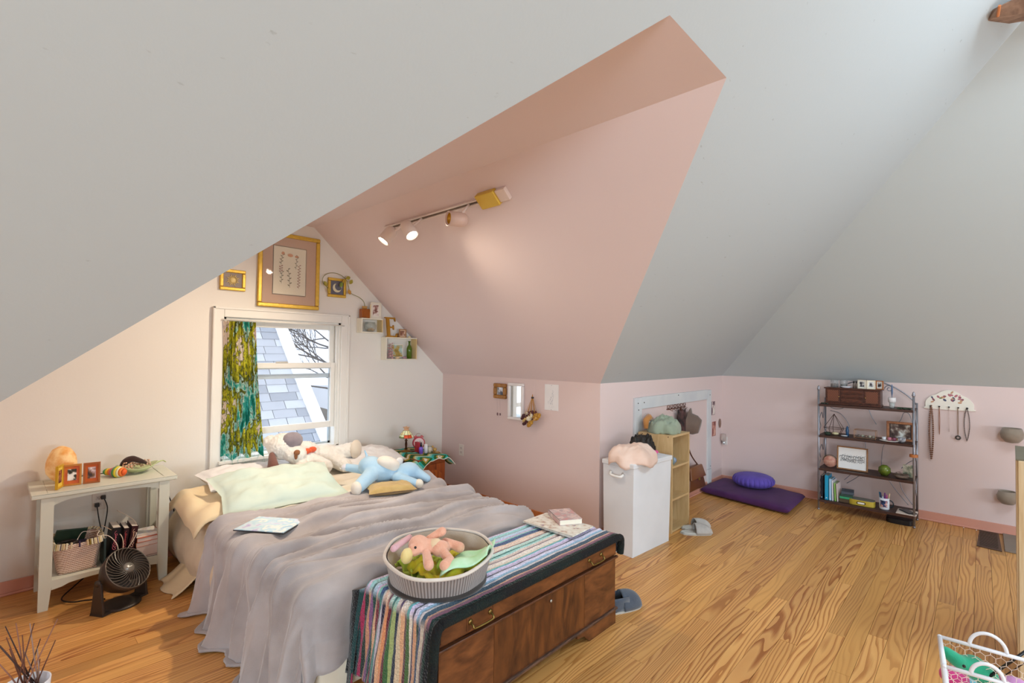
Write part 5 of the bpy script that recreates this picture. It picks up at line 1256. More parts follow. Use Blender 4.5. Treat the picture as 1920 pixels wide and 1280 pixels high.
for yy in (2.055, 1.95): B().lathe([(.004, 0), (.012, .001), (.012, .004), (.005, .005)], (3.286, yy, .60), 12, rot=Matrix.Rotation(-PI/2, 3, 'Y')).obj('grommet', M('c8c8c8', .3, .9), hp, smooth=True)
def heap(c, r, seed, mat, name, label, zr, n=34, low=0, fold=.02, cat='clothing'):
    def f(u, v):
        a = 2*PI*u; k = math.sin(v*PI/2); 
        rr_ = 1+.14*nz(math.cos(a)*1.5+seed, math.sin(a)*1.5, v)+.05*math.sin(7*a+seed)*v
        h = math.cos(v*PI/2)**.7
        zz_ = c[2]+zr*h*(1+.28*nz(math.cos(a)*k*1.6+seed, math.sin(a)*k*1.6))+fold*nz(math.cos(a)*k*5+seed, math.sin(a)*k*6, 3)*1.5+fold*.5*math.sin(14*k+4*math.sin(a*2+seed))*k
        return (c[0]+r[0]*k*rr_*math.cos(a), c[1]+r[1]*k*rr_*math.sin(a), max(zz_, c[2]-.002)-low*max(0, v-.86)*7*(.6+.4*math.sin(a*5+seed)))
    b = B().grid(f, n, n//2, cu=True)
    return tag(b.obj(name, mat, None, smooth=True, solid=.006), label, cat)
heap((3.455, 1.965, .695), (.215, .16), 3, fabric('e8c4b0', 'f2d6c6', sheen=.2, bump=.15, vs=6), 'folded_garment', 'pale peach garment heaped on the white hamper', .10, 56, .055, .007)
heap((3.69, 2.02, .692), (.115, .10), 8, M('1c1716', .6, var=.3, vs=50, col2='2e2620'), 'dark_garment', 'black sequinned garment crumpled behind the peach one', .13, 40, 0, .035)
tag(B().sph((3.735, 1.92, .708), (.028, .022, .016), 12).obj('scrunchie', fabric('d83a80', 'e85a9a'), None, smooth=True), 'bright pink scrap of cloth on the hamper beside the black garment', 'cloth')

# ------------------------------------------------------------ open shelf unit
BR = wood('d8b888', 'c8a472', (3, 20, 3), .5, 'Object', (.3, .7), dist=1)
sx0, sx1, sy0, sy1, sh = 3.955, 4.30, 1.885, 2.20, .815
su = thing('cubby_shelf', 'light birch open cubby shelf beside the hamper', 'shelf', (4.13, 2.04, 0))
B().box(sx0, sy0, 0, sx0+.016, sy1, sh).obj('side_panel', BR, su, bevel=.001); B().box(sx1-.016, sy0, 0, sx1, sy1, sh-.016).obj('side_panel', BR, su, bevel=.001)
B().box(sx0+.016, sy0, sh-.016, sx1, sy1, sh).obj('top_board', BR, su, bevel=.001)
for z in (.0, .262, .535): B().box(sx0+.016, sy0+.004, z+.005, sx1-.016, sy1-.004, z+.021).obj('shelf_board', BR, su)
B().box(sx0+.016, sy1-.005, .02, sx1-.016, sy1, sh-.016).obj('back_panel', BR, su)
for y in (1.92, 2.16): B().sph((sx0-.001, y, sh-.012), (.002, .005, .005), 8).obj('screw', M('6a4a30', .4, .5), su)
heap((4.13, 2.04, sh), (.165, .135), 5, fabric('8f9a84', 'a2ac96', sheen=.2, bump=.25, vs=6), 'folded_blanket', 'sage green blanket rolled on top of the cubby shelf', .125, 48, 0, .016)
q = B()
for k in range(3): q.tube([(4.0+.02*k+(.07-.012*k)*math.cos(a), 1.91-.003*k, sh+.065+(.045-.010*k)*math.sin(a)) for a in [2*PI*i/18 for i in range(18)]], .010, 8, closed=True)
tag(B().tube([(3.985, 2.14, sh+.03), (4.0, 2.15, sh+.10), (4.05, 2.15, sh+.125), (4.10, 2.15, sh+.10)], [.02, .028, .03, .02], 8).obj('orange_cloth', fabric('b87838', 'c88848'), None, smooth=True), 'orange brown cloth peeking over the sage blanket', 'cloth')
heap((4.07, 2.03, .556), (.075, .10), 12, fabric('5a6a6a', '7a8a88', bump=.3), 'grey_garment', 'grey green bundle in the upper cubby of the birch shelf', .11, 24)
tag(B().sph((4.10, 1.935, .585), (.035, .02, .026), 12).obj('blue_trinket', M('5878a8', .15, trans=.2, col2='c8d8e8'), None, smooth=True), 'shiny blue glass object before the grey bundle', 'ornament')
def simple_bottle(loc, r, h, c, label, cap='e8e8e8', name='bottle', group=None):
    return bottle(name, loc, [(.001, 0), (r, .001), (r, h*.7), (r*.5, h*.82)], M(c, .25), label, capm=M(cap, .3), capprof=[(r*.5, h*.82), (r*.5, h), (.001, h)], group=group)
simple_bottle((4.0, 1.93, .283), .026, .16, 'f0efec', 'white bottle in the middle cubby')
simple_bottle((4.005, 1.985, .283), .028, .20, 'e8e6e0', 'taller off white bottle behind the white one in the middle cubby')
tag(put(B().box(-.03, -.012, 0, .03, .012, .13), (4.005, 1.93, .021), (.0, .08, .2)).obj('glass_box', M('c8d0cc', .15, trans=.3), None, bevel=.003), 'clear glassy container in the lowest cubby', 'container')

# things on the closet door panel
hk = thing('hook_rack', 'bronze scrolled wire hook rack on the pink closet panel', 'hook rack', (4.78, YK-.01, .985))
BRZ = M('7a5040', .4, .5)
q = B()
for i in range(6):
    cx_ = 4.60+.072*i
    c_ = B().tube([(cx_+.022*math.cos(a), YK-.014, .985+.002*(i % 2)+.019*math.sin(a)) for a in [2*PI*j/16 for j in range(17)]], .0035, 6); c_.obj('scroll', BRZ, hk, smooth=True)
B().box(4.57, YK-.016, .957, 4.99, YK-.006, .965).obj('bar', BRZ, hk)
for i in range(5): B().tube([(4.62+.08*i, YK-.012, .96), (4.62+.08*i, YK-.045, .945), (4.62+.08*i, YK-.05, .962)], .003, 6).obj('hook', BRZ, hk)
hat = thing('felt_hat', 'brown grey felt hat hanging on the scrolled hook rack', 'hat', (4.93, 2.15, .80))
HT = fabric('6a564c', '7a665a', bump=.3, vs=6)
Rh = Vector((.25, -1, -.25)).normalized().to_track_quat('Z', 'Y').to_matrix()
B().lathe([(.001, .13), (.06, .125), (.085, .08), (.092, .02), (.13, .0), (.135, -.006)], (4.96, 2.20, .80), 28, rot=Rh, sx=.95, sy=1.15, cap=False).obj('crown', HT, hat, smooth=True, solid=.005)
cw_ = B().grid(lambda u, v: (4.72+.16*u, 2.19-.03*math.sin(PI*u), .945-.32*v*(1-.2*u)+.008*math.sin(u*22)), 20, 10)
tag(cw_.obj('dark_scarf', M('241c1c', .8, var=.2, col2='5a3a38', vs=20), None, smooth=True, solid=.01), 'dark scarf hanging from the hook rack between blanket and hat', 'scarf')
sb = thing('shoulder_bag', 'brown leather shoulder bag with long strap hanging on the closet panel', 'bag', (5.02, 2.19, .2))
LTH = M('6b3f22', .35, var=.15, vs=12)
B().hexa([(4.80, 2.10, .125), (5.22, 2.10, .125), (5.22, 2.20, .125), (4.80, 2.20, .125)], [(4.88, 2.13, .36), (5.14, 2.13, .36), (5.14, 2.19, .36), (4.88, 2.19, .36)]).obj('pouch', LTH, sb, bevel=.02, smooth=True)
B().hexa([(4.83, 2.092, .24), (5.19, 2.092, .24), (5.19, 2.11, .24), (4.83, 2.11, .24)], [(4.87, 2.12, .362), (5.15, 2.12, .362), (5.15, 2.14, .362), (4.87, 2.14, .362)]).obj('flap', M('7d4c2a', .35, var=.1), sb, bevel=.008, smooth=True)
B().box(5.0, 2.088, .225, 5.03, 2.096, .25).obj('clasp', M('b89a50', .3, .8), sb)
B().tube(spline([(4.90, 2.16, .355), (4.88, 2.17, .5), (4.82, 2.18, .75), (4.79, 2.18, .93), (4.80, 2.20, .95), (4.84, 2.18, .75), (4.96, 2.17, .5), (5.12, 2.16, .355)], 6), .007, 6).obj('strap', M('5c3420', .4), sb, smooth=True)
# little pictures right of the closet door
for u0, v0, u1, v1, lb, c in ((1334, 754, 1341, 776, 'small dark card pinned above the other on the closet wall', ('5a3a48', 'd8c8c0', '7a5a60', 'e8dcd0')), (1335, 792, 1343, 815, 'small reddish card pinned below the dark card', ('7a3a34', 'c88878', '9a5044', 'd8a890'))):
    a, b_ = ony(u0, v0, YK-.004), ony(u1, v1, YK-.004)
    t = thing('pinned_card', lb, 'card', ((a.x+b_.x)/2, YK-.001, (a.z+b_.z)/2))
    B().box(-.045, -.004, -(a.z-b_.z)/2, .045, 0, (a.z-b_.z)/2).obj('card', photo(ord(lb[6]) % 7+2, *c, 12), t, local=True)
    B().box(-.05, -.003, -(a.z-b_.z)/2-.005, .05, .0, (a.z-b_.z)/2+.005).obj('backing', M(c[2], .6), t, local=True)
nl_ = thing('night_light', 'clear glass night light plugged in at the corner of the far wall', 'night light', (XS-.01, 2.20, .70))
pN = onx(1357, 822, XS-.04)
B().box(XS-.012, pN.y-.03, pN.z-.075, XS-.001, pN.y+.03, pN.z+.02).obj('plug_plate', M('e8e0da', .3), nl_, bevel=.003)
B().lathe([(.018, -.03), (.028, -.02), (.030, .03), (.026, .055), (.001, .062)], (XS-.045, pN.y, pN.z), 18).obj('shade', M('e8d8d0', .1, trans=.5, alpha=.75), nl_, smooth=True)
B().lathe([(.014, -.065), (.018, -.05), (.018, -.03)], (XS-.04, pN.y, pN.z), 14).obj('socket', M('d8dcdc', .2, .6), nl_, smooth=True)
tag(B().sph((5.93, YK-.012, .70), (.026, .010, .055), 12).obj('wall_ornament', M('8a6a5c', .4), None, smooth=True), 'small brown oval ornament on the closet wall beside the corner', 'ornament')

# ------------------------------------------------------------ meditation mat and cushion
PU = fabric('451c50', '52265e', bs=200, bump=.3, sheen=.03, vs=8)
def slab(corners, z0, z1, nu=30, nv=16, wr=.006):
    c = [Vector((*p, 0)) for p in corners]
    def f(u, v):
        ang_ = 2*PI*v; k = abs(math.cos(ang_))**.35*math.copysign(1, math.cos(ang_)); zz_ = abs(math.sin(ang_))**.45*math.copysign(1, math.sin(ang_))
        e = (1-abs(2*u-1)**14)**.5 if 0 < u < 1 else 0
        p = c[0].lerp(c[1], u).lerp(c[3].lerp(c[2], u), .5+.5*k)
        z = (z0+z1)/2+(z1-z0)/2*zz_*e
        return (p.x, p.y, z+(wr*nz(p.x*6, p.y*6) if zz_ > 0 else 0)*e+wr*.4*math.sin(u*60)*(1-abs(k))*0)
    return B().grid(f, nu, nv*2, cv=True)
tag(slab([(5.34, 2.22), (5.18, 1.31), (5.86, 1.33), (5.96, 2.21)], .004, .085, 40, 20, .008).obj('floor_mat', PU, None, smooth=True), 'dark purple folded floor mat in the far corner', 'mat')
cu_ = thing('meditation_cushion', 'round violet meditation cushion on the dark purple mat', 'cushion', (5.73, 1.80, .085))
VI = fabric('5a45a4', '6652b4', bs=250, bump=.2, sheen=.05, vs=8)
def zafu(u, v):
    a = 2*PI*u; t_ = PI*v; r = .205*math.sin(t_)**.55; z = .068-.068*math.cos(t_)
    pl = .006*math.cos(a*26)*math.sin(t_)**3
    return ((r+pl)*math.cos(a), (r+pl)*math.sin(a), z+.004*math.sin(a*26)*math.sin(t_)*.3)
B().grid(zafu, 104, 16, cu=True).obj('pad', VI, cu_, smooth=True, local=True)
q = B()
for k in range(26):
    a = 2*PI*(k+.5)/26; q2 = B().tube([(.201*math.cos(a)*s, .201*math.sin(a)*s, z) for s, z in ((.93, .11), (1, .09), (1.0, .06), (.95, .035))], .0012, 4); q2.obj('pleat_seam', M('3a2c74', .8), cu_, local=True)

# ------------------------------------------------------------ slippers
def slipper(loc, ang, c1, c2, label, L=.27, group=None, back=True, lining='d8d4cc'):
    t = thing('slipper', label, 'slipper', loc, ang, group)
    m1 = fabric(c1, c2, bs=200, bump=.5, sheen=.4, vs=20)
    def half(u): return (.042+.010*math.sin(PI*min(1, u*1.1)))*(1-(2*abs(u-.5))**6)**.5
    out = [(L*(i/16-.5), half(i/16)) for i in range(17)]
    pts = [(x, y) for x, y in out]+[(x, -y) for x, y in out[::-1]]
    B().prism(pts, 'z', 0, .012).obj('sole', M('b8b4ac', .7), t, local=True)
    hv = .075 if back is False else .10
    def vamp(u, v):
        x = L*(-.06+.555*u); w = half(.44+.555*u)*1.04; a = PI*v; h = hv*(1-u**2.6)**.55
        return (x, w*math.cos(a), .010+h*math.sin(a))
    B().grid(vamp, 14, 14).obj('vamp', m1, t, smooth=True, local=True, solid=.006)
    def bk_(u, v):
        k = .5-.58*math.cos(0); a = PI*.5+PI*u; 
        return (-L*.24+L*.26*math.cos(a)*1.0 if True else 0, .047*math.sin(a)*1.0, .010+.045*v)
    def qrt(u, v):
        a = PI/2+PI*u; cx_ = -L*.26; x = cx_+L*.235*math.cos(a); y = .047*math.sin(a)
        if u < .001 or u > .999: x = L*.08
        return (x, y, .010+(.075 if lining != 'd8d4cc' else .048)*v*(1.1 if .3 < u < .7 else 1))
    if back: B().grid(lambda u, v: qrt(u, v) if True else 0, 18, 4).obj('quarter', m1, t, smooth=True, local=True, solid=.006)
    B().prism([(x*.93, y*.88) for x, y in pts], 'z', .012, .017).obj('insole', M(lining, .9), t, local=True)
    return t
slipper((4.12, 1.745, 0), math.atan2(1.70-1.86, 4.22-4.02)+.0-.15, 'a8a29e', 'c0bab4', 'light grey speckled slipper nearer the cubby shelf', .27, None, False)
slipper((4.24, 1.80, 0), math.atan2(1.70-1.86, 4.22-4.02)+.05, 'b0aaa4', 'c6c0ba', 'light grey speckled slipper on the right of the pair', .27, None, False)
slipper((2.60, 1.545, 0), -.45, '3e4654', '4a5462', 'dark blue grey slipper on the floor behind the chest corner', .26, None, True, '2a303c')

# ------------------------------------------------------------ metal rack
MT = M('9a9aa2', .35, .7, var=.2, vs=20); DK = M('4a3028', .5, .2, var=.25, vs=15)
rk = thing('metal_rack', 'distressed metal rack with four dark shelves and arched scroll top', 'rack', (5.77, .81, 0))
fx, bx_, ya, yb_ = 5.63, 5.92, 1.165, .436
for x, y, h in ((fx, ya, 1.17), (fx, yb_, 1.155), (bx_, ya, 1.08), (bx_, yb_, 1.08)):
    B().tube([(x, y, .012), (x, y, h)], .009, 8).obj('post', MT, rk, smooth=True)
    B().sph((x, y, .010), .012, 8).obj('foot', MT, rk, smooth=True)
    if x == fx: B().lathe([(.001, -.02), (.012, -.008), (.014, .004), (.008, .014), (.011, .02), (.001, .035)], (x, y, h+.01), 12).obj('finial', MT, rk, smooth=True)
RZ = [.100, .405, .727, 1.030]
for z in RZ:
    s = B().box(fx-.004, yb_-.004, z-.007, bx_+.004, ya+.004, z+.003).obj('shelf', wood('4a3028', '2c1c18', (10, 3, 10), .5), rk)
    B().box(fx-.008, yb_-.004, z-.018, fx-.003, ya+.004, z+.004).obj('shelf_lip', DK, s)
ar = [(bx_, ya-(ya-yb_)*i/24, 1.06+.215*math.sin(PI*i/24)**.75) for i in range(25)]
B().tube(ar, .006, 8).obj('arch', MT, rk, smooth=True)
sc = B()
def spiral(cy_, cz_, r, turns, a0, x=bx_, s=1, n=30):
    return [(x, cy_+s*r*(1-i/n*.75)*math.cos(a0+turns*2*PI*i/n), cz_+r*(1-i/n*.75)*math.sin(a0+turns*2*PI*i/n)) for i in range(n+1)]
for c, z, r, a, s in ((.64, 1.20, .035, 0, 1), (.72, 1.235, .03, 2, -1)): B().tube(spiral(c, z, r, 1.3, a, s=s), .004, 6).obj('scroll', MT, rk, smooth=True)
for pts in ([(1.12, .95), (1.04, .93), (.98, .86), (.96, .80), (1.0, .78)], [(1.14, 1.0), (1.08, .97), (1.02, .98), (.98, 1.01)], [(.80, 1.0), (.78, .93), (.74, .85)], [(.58, .86), (.55, .92), (.53, .98), (.49, .97), (.46, .86)],
            [(.66, .72), (.69, .62), (.70, .50), (.70, .42)], [(.83, .72), (.825, .64), (.82, .58)], [(.46, .55), (.50, .52), (.55, .46)], [(.90, .40), (.95, .33), (1.0, .27)], [(.82, .40), (.90, .31), (.98, .24)],
            [(.66, .36), (.60, .26), (.50, .13)], [(.57, .36), (.54, .25), (.47, .14)]):
    B().tube(spline([(bx_-.005, y, z) for y, z in pts], 6), .0035, 6).obj('wire_scroll', MT, rk, smooth=True)
for y in (ya, yb_):
    for z0 in (.12, .43, .75):
        B().tube(spline([(fx+.01, y, z0), (5.72, y, z0+.06), (5.67, y, z0+.13), (5.76, y, z0+.19), (5.82, y, z0+.13), (5.86, y, z0+.22), (bx_-.01, y, z0+.27)], 6), .0035, 6).obj('side_scroll', MT, rk, smooth=True)
B().grid(lambda u, v: (fx-.02+.03*math.cos(2*PI*u)*(1-.3*v), yb_+.03*math.sin(2*PI*u), .625+.025*v), 8, 2, cu=True).obj('rusty_leaf', M('c07030', .5), rk, smooth=True)
def RYZ(u, v, z, x=5.72): p = onz(u, v, z); return p
# top: jewellery box
jb = thing('jewellery_box', 'dark wooden jewellery box with drawers and two cane doors on the rack top', 'jewellery box', (5.76, .90, RZ[3]+.003), -PI/2)
JW = wood('5e3020', '35180e', (10, 10, 20), .4)
L_, D_, H_ = .45, .15, .165
B().box(-L_/2, -D_/2, 0, L_/2, D_/2, .018).obj('base', JW, jb, local=True, bevel=.003)
B().box(-L_/2+.006, -D_/2+.006, .018, L_/2-.006, D_/2-.004, H_-.012).obj('body', JW, jb, local=True)
B().box(-L_/2-.006, -D_/2-.006, H_-.012, L_/2+.006, D_/2, H_).obj('lid', JW, jb, local=True, bevel=.003)
CN = NT('cane'); c_ = CN.coord('Object'); ck_ = CN.N('TexChecker', Vector=c_, Scale=130.0); ck_.inputs[1].default_value = lin('8a5034'); ck_.inputs[2].default_value = lin('4a2416'); CN.base(ck_.outputs[0], .6); CN = CN.m
for s in (-1, 1):
    x0_ = s*.155; d_ = B().box(x0_-.058, -D_/2+.001, .024, x0_+.058, -D_/2+.006, H_-.016).obj('door', JW, jb, local=True, bevel=.001)
    B().box(x0_-.046, -D_/2-.001, .034, x0_+.046, -D_/2+.001, H_-.026).obj('cane_panel', CN, d_, local=True)
    B().sph((x0_-s*.05, -D_/2-.004, .08), .004, 8).obj('knob', M('c8a050', .3, .8), d_, local=True)
for i, (z0_, z1_) in enumerate(((.024, .066), (.069, .108), (.111, .149))):
    d_ = B().box(-.090, -D_/2, z0_, .090, -D_/2+.006, z1_).obj('drawer', JW, jb, local=True, bevel=.001)
    B().box(-.075, -D_/2-.003, z0_+.010, .075, -D_/2+.001, z1_-.008).obj('raised_panel', wood('6a3622', '3c1c12', (10, 10, 20), .4), d_, local=True, bevel=.002)
JT = RZ[3]+.003+H_
GLS = M('d8dcdc', .05, trans=.5, alpha=.35)
gc = thing('glass_canister', 'glass canister with floral pattern at the left on the jewellery box', 'jar', (5.76, 1.055, JT))
B().lathe([(.001, 0), (.034, .001), (.036, .07), (.034, .072), (.033, .004), (.001, .003)], (0, 0, 0), 20).obj('glass', GLS, gc, smooth=True, local=True)
B().lathe([(.001, .003), (.03, .004), (.03, .035), (.001, .04)], (0, 0, 0), 14).obj('contents', M('b89a8c', .6, var=.5, vs=80, col2='4a3c3c'), gc, smooth=True, local=True)
gc = thing('glass_canister', 'second glass canister right behind the floral one', 'jar', (5.80, .985, JT))
B().lathe([(.001, 0), (.034, .001), (.036, .070), (.034, .072), (.033, .004), (.001, .003)], (0, 0, 0), 20).obj('glass', GLS, gc, smooth=True, local=True)
B().lathe([(.001, .003), (.028, .004), (.026, .03), (.001, .034)], (0, 0, 0), 14).obj('contents', M('8a7a60', .6, var=.5, vs=80, col2='3a3430'), gc, smooth=True, local=True)
tag(B().lathe([(.001, 0), (.03, .001), (.048, .014), (.046, .015), (.028, .004), (.001, .004)], (5.73, .955, JT), 24).obj('saucer', M('eceaf2', .2), None, smooth=True), 'white saucer on the jewellery box', 'saucer')
for yy, lb in ((.892, 'left tiny black capped bottle beside the white picture panels'), (.872, 'right tiny black capped bottle touching the white picture panels')):
    bottle('oil_bottle', (5.735, yy, JT), [(.001, 0), (.009, 0), (.009, .04), (.005, .05)], M('6a5a50', .1), lb, capm=M('14100e', .4), capprof=[(.007, .05), (.007, .068), (.001, .069)])
tr2 = thing('folding_photo_frame', 'three panel cream framed photos standing on the jewellery box', 'picture frame', (5.75, .78, JT))
for y0_, y1_, dx_, c in ((.862, .794, .012, 'f0e4d0'), (.790, .724, -.004, 'e8d8bc'), (.720, .662, .014, 'a8683a')):
    p0, p1 = Vector((5.735+dx_, y0_, JT)), Vector((5.735-dx_*.4, y1_, JT)); w = (p1-p0).length; Mx = Matrix.Translation(p0) @ Matrix.Rotation(math.atan2(p1.y-p0.y, p1.x-p0.x), 4, 'Z')
    f = B()
    for q_ in ((0, 0, w, .008), (0, .074, w, .082), (0, .008, .008, .074), (w-.008, .008, w, .074)): f.box(q_[0], -.006, q_[1], q_[2], .004, q_[3])
    fo = f.xf(Mx).obj('panel_frame', M(c, .4), tr2); B().box(.008, -.002, .008, w-.008, .003, .074).xf(Mx).obj('mat', M('f2eee4', .6), fo)
    B().box(.016, -.003, .018, w-.016, -.001, .064).xf(Mx).obj('photo', photo(int(y0_*100) % 7, '2a2a30', 'c8c4c0', '5a5458', 'f0ece8', 24), fo)
pl = thing('lavender_candle', 'blue grey feather shaped bud in a white pot, right end of the rack top', 'vase', (5.74, .60, RZ[3]+.003))
B().lathe([(.001, 0), (.018, .001), (.022, .05), (.001, .052)], (0, 0, 0), 18).obj('glass_base', M('e0e0dc', .05, trans=.4), pl, smooth=True, local=True)
B().lathe([(.020, .050), (.030, .055), (.030, .095), (.026, .096), (.001, .09)], (0, 0, 0), 20).obj('pot', M('f0e8e6', .4), pl, smooth=True, local=True)
B().lathe([(.003, .09), (.006, .11), (.014, .14), (.015, .18), (.008, .21), (.001, .22)], (0, 0, 0), 12, sy=.5).obj('bud', M('5c6f90', .6), pl, smooth=True, local=True)
random.seed(21)
q = B()
for i in range(26): q.sph((5.66+random.uniform(0, .07), .46+random.uniform(0, .10), RZ[3]+.010), (.012, .008, .006), 6)
g1 = q.obj('moss', M('3a4a34', .8, var=.3), None, smooth=True); tag(g1, 'dark green dried leaf bits at the right end of the rack top', 'leaves'); g1['kind'] = 'stuff'
q = B()
for i in range(18): q.sph((5.65+random.uniform(0, .05), 1.09+random.uniform(0, .06), RZ[3]+.010), (.012, .008, .006), 6)
g1 = q.obj('moss', M('3a4034', .8, var=.3), None, smooth=True); tag(g1, 'dark green dried leaf bits at the left end of the rack top', 'leaves'); g1['kind'] = 'stuff'
# second shelf
Z2 = RZ[2]+.004
ge = thing('geometric_terrarium', 'bronze wire geometric terrarium on the second shelf', 'terrarium', (5.74, 1.05, Z2))
C_ = (5.74, 1.055); rr_ = [(C_[0]+.088*math.cos(2*PI*k/5+.3), C_[1]+.088*math.sin(2*PI*k/5+.3), Z2+.065) for k in range(5)]; bb_ = [(C_[0]+.055*math.cos(2*PI*k/5+.3), C_[1]+.055*math.sin(2*PI*k/5+.3), Z2+.003) for k in range(5)]; ap_ = (C_[0], C_[1], Z2+.205)
WB = M('4a2c20', .4, .5)
for k in range(5):
    for a, b_ in ((rr_[k], rr_[(k+1) % 5]), (bb_[k], bb_[(k+1) % 5]), (rr_[k], ap_), (bb_[k], rr_[k])): B().tube([a, b_], .0024, 5).obj('wire', WB, ge)
B().sph((C_[0], C_[1]-.01, Z2+.014), (.03, .03, .014), 10).obj('sand', M('e8d8a8', .7), ge, smooth=True)
tag(B().sph((5.69, 1.10, Z2+.014), (.03, .03, .018), 10).obj('moss_ball', M('2c3a2c', .9, var=.3), None, smooth=True), 'small dark moss lump beside the terrarium', 'moss')
tag(B().lathe([(.001, 0), (.018, .001), (.016, .03), (.019, .055), (.012, .08), (.010, .09), (.001, .10)], (5.73, .945, Z2), 12, sy=.8).obj('blue_figurine', M('1f4a70', .3, var=.3, vs=40), None, smooth=True), 'small dark blue figurine on the second shelf', 'figurine')
tag(B().sph((5.70, .965, Z2+.007), (.022, .03, .007), 10).obj('shell_dish', M('c8c8cc', .3), None, smooth=True), 'flat grey shell before the blue figurine', 'shell')
gx = thing('glass_display_box', 'clear glass display box with copper edges on the second shelf', 'box', (5.74, .80, Z2))
x0_, x1_, y0_, y1_ = 5.70, 5.79, .72, .885
for a, b_ in (((x0_, y0_), (x0_, y1_)), ((x1_, y0_), (x1_, y1_)), ((x0_, y0_), (x1_, y0_)), ((x0_, y1_), (x1_, y1_))):
    for z in (Z2+.003, Z2+.075): B().tube([(*a, z), (*b_, z)], .0022, 5).obj('edge', M('b08058', .3, .7), gx)
for a in ((x0_, y0_), (x0_, y1_), (x1_, y0_), (x1_, y1_)): B().tube([(*a, Z2), (*a, Z2+.075)], .0022, 5).obj('edge', M('b08058', .3, .7), gx)
B().box(x0_, y0_, Z2+.004, x1_, y1_, Z2+.074).obj('glass', M('e8ecec', .02, trans=.9, alpha=.25), gx)
for i in range(5): B().sph((5.74+.015*math.sin(i*3), .74+.028*i, Z2+.018), (.016, .014, .013), 8).obj('stone', M(['a89a88', 'c8c0a8', '8a6a58', 'b8b49c', '6a5a50'][i], .5, var=.2, vs=50), gx, smooth=True)
t, _, _ = framed('wooden_photo_frame', 'wide light wood framed photo leaning on the second shelf', (5.80, .545, Z2+.088), .205, .175, .022, .015, wood('b9805a', '9a6040', (20, 20, 20)), rotz=-PI/2, matc=M('3a2e2c', .6), pm=photo(4, '3a2c2a', '98887c', '5a4844', 'e8ece8', 16), pw=.145, ph=.125)
tag(B().lathe([(.001, 0), (.05, .002), (.075, .008), (.072, .010), (.001, .005)], (5.69, .615, Z2), 28).obj('plate', M('e6dcd4', .3), None, smooth=True), 'flat cream plate on the second shelf before the photo', 'plate')
for i, (y, c, lb) in enumerate(((.655, 'e0e0e4', 'white and dark striped tea light on the cream plate'), (.615, 'c87a88', 'pinkish tea light in the middle of the cream plate'), (.58, '8a4a60', 'dark rose tea light at the right of the cream plate'))):
    tag(B().lathe([(.001, 0), (.015, 0), (.016, .026), (.001, .027)], (5.69, y, Z2+.0105), 14).obj('tea_light', M(c, .3), None, smooth=True), lb, 'candle')
tag(B().lathe([(.001, 0), (.014, .001), (.030, .018), (.028, .045), (.024, .046), (.001, .03)], (5.685, .525, Z2), 18).obj('patterned_cup', M('e8e8ea', .2, var=.0, col2='5a5a6a', vs=60), None, smooth=True), 'small white and black patterned cup right of the cream plate', 'cup')
# third shelf
Z3 = RZ[1]+.004
def slicer(): pass
gd = thing('pink_geode', 'round pink stone slice in wire stand at the left of the third shelf', 'ornament', (5.74, 1.09, Z3))
B().lathe([(.001, -.015), (.05, -.014), (.058, 0), (.05, .014), (.001, .015)], (5.74, 1.09, Z3+.056), 26, rot=Matrix.Rotation(-PI/2, 3, 'Y')).obj('stone', M('c07868', .5, var=.3, vs=40, col2='d8a890'), gd, smooth=True)
B().tube([(5.745, 1.09+.062*math.cos(a), Z3+.058+.062*math.sin(a)) for a in [PI*i/16 for i in range(17)]], .003, 6).obj('wire_stand', M('7a6a50', .4, .6), gd, smooth=True)
AP = M('f2f0ee', .7)
t, pr, zq = framed('framed_drawing', 'wood framed black ink drawing of running animals on the third shelf', (5.735, .905, Z3+.112), .25, .222, .013, .016, wood('a87a52', '8a5c38', (20, 20, 20)), rotz=-PI/2, matc=AP, pm=AP)
t.rotation_euler = (-.10, 0, -PI/2)
random.seed(31); ink = M('2a2c3c', .8)
for r_, zc, n_, s in ((0, .018, 11, 1), (1, -.010, 12, .9), (2, -.026, 10, .6)):
    q = B()
    for i in range(n_):
        x = -.088+.176*i/(n_-1)+random.uniform(-.005, .005); z = zc+random.uniform(-.005, .006)
        q.tube([(x-.010*s, zq-.001, z), (x, zq-.001, z+.004*s), (x+.010*s, zq-.001, z+.001)], [.0012, .0024*s, .0012], 4)
        q.tube([(x+.010*s, zq-.001, z+.001), (x+.014*s, zq-.001, z+.012*s), (x+.019*s, zq-.001, z+.016*s)], .0009, 3)
        for dx_ in (-.009, -.006, .007, .010): q.tube([(x+dx_*s, zq-.001, z), (x+dx_*s*1.3+random.uniform(-.004, .004), zq-.001, z-.016*s)], .0007, 3)
    q.obj('ink_figures', ink, t, local=True)
gv = thing('green_vase', 'round mossy green vase on the third shelf', 'vase', (5.72, .655, Z3))
B().lathe([(.001, 0), (.025, .001), (.048, .035), (.045, .07), (.024, .092), (.020, .094), (.018, .085), (.001, .08)], (0, 0, 0), 24).obj('body', M('5a6a22', .25, var=.3, vs=18, col2='7a8a30'), gv, smooth=True, local=True)
ns_ = thing('bird_nest', 'grey brown nest of twigs at the right of the third shelf', 'nest', (5.71, .53, Z3))
random.seed(12)
q = B()
for i in range(60):
    a = random.uniform(0, 6.28); r = random.uniform(.03, .062); z = Z3+.008+random.uniform(0, .035)
    q.tube([(5.71+r*.8*math.cos(a+s), .53+r*math.sin(a+s), z+random.uniform(-.003, .004)) for s in (0, .4, .8)], .0018, 4)
o_ = q.obj('twigs', M('6a564a', .8, var=.3), ns_); o_['kind'] = 'stuff'
B().lathe([(.001, .003), (.045, .004), (.056, .028), (.035, .026), (.001, .012)], (5.71, .53, Z3), 18).obj('cup', M('8a7668', .9, var=.3, vs=60), ns_, smooth=True)
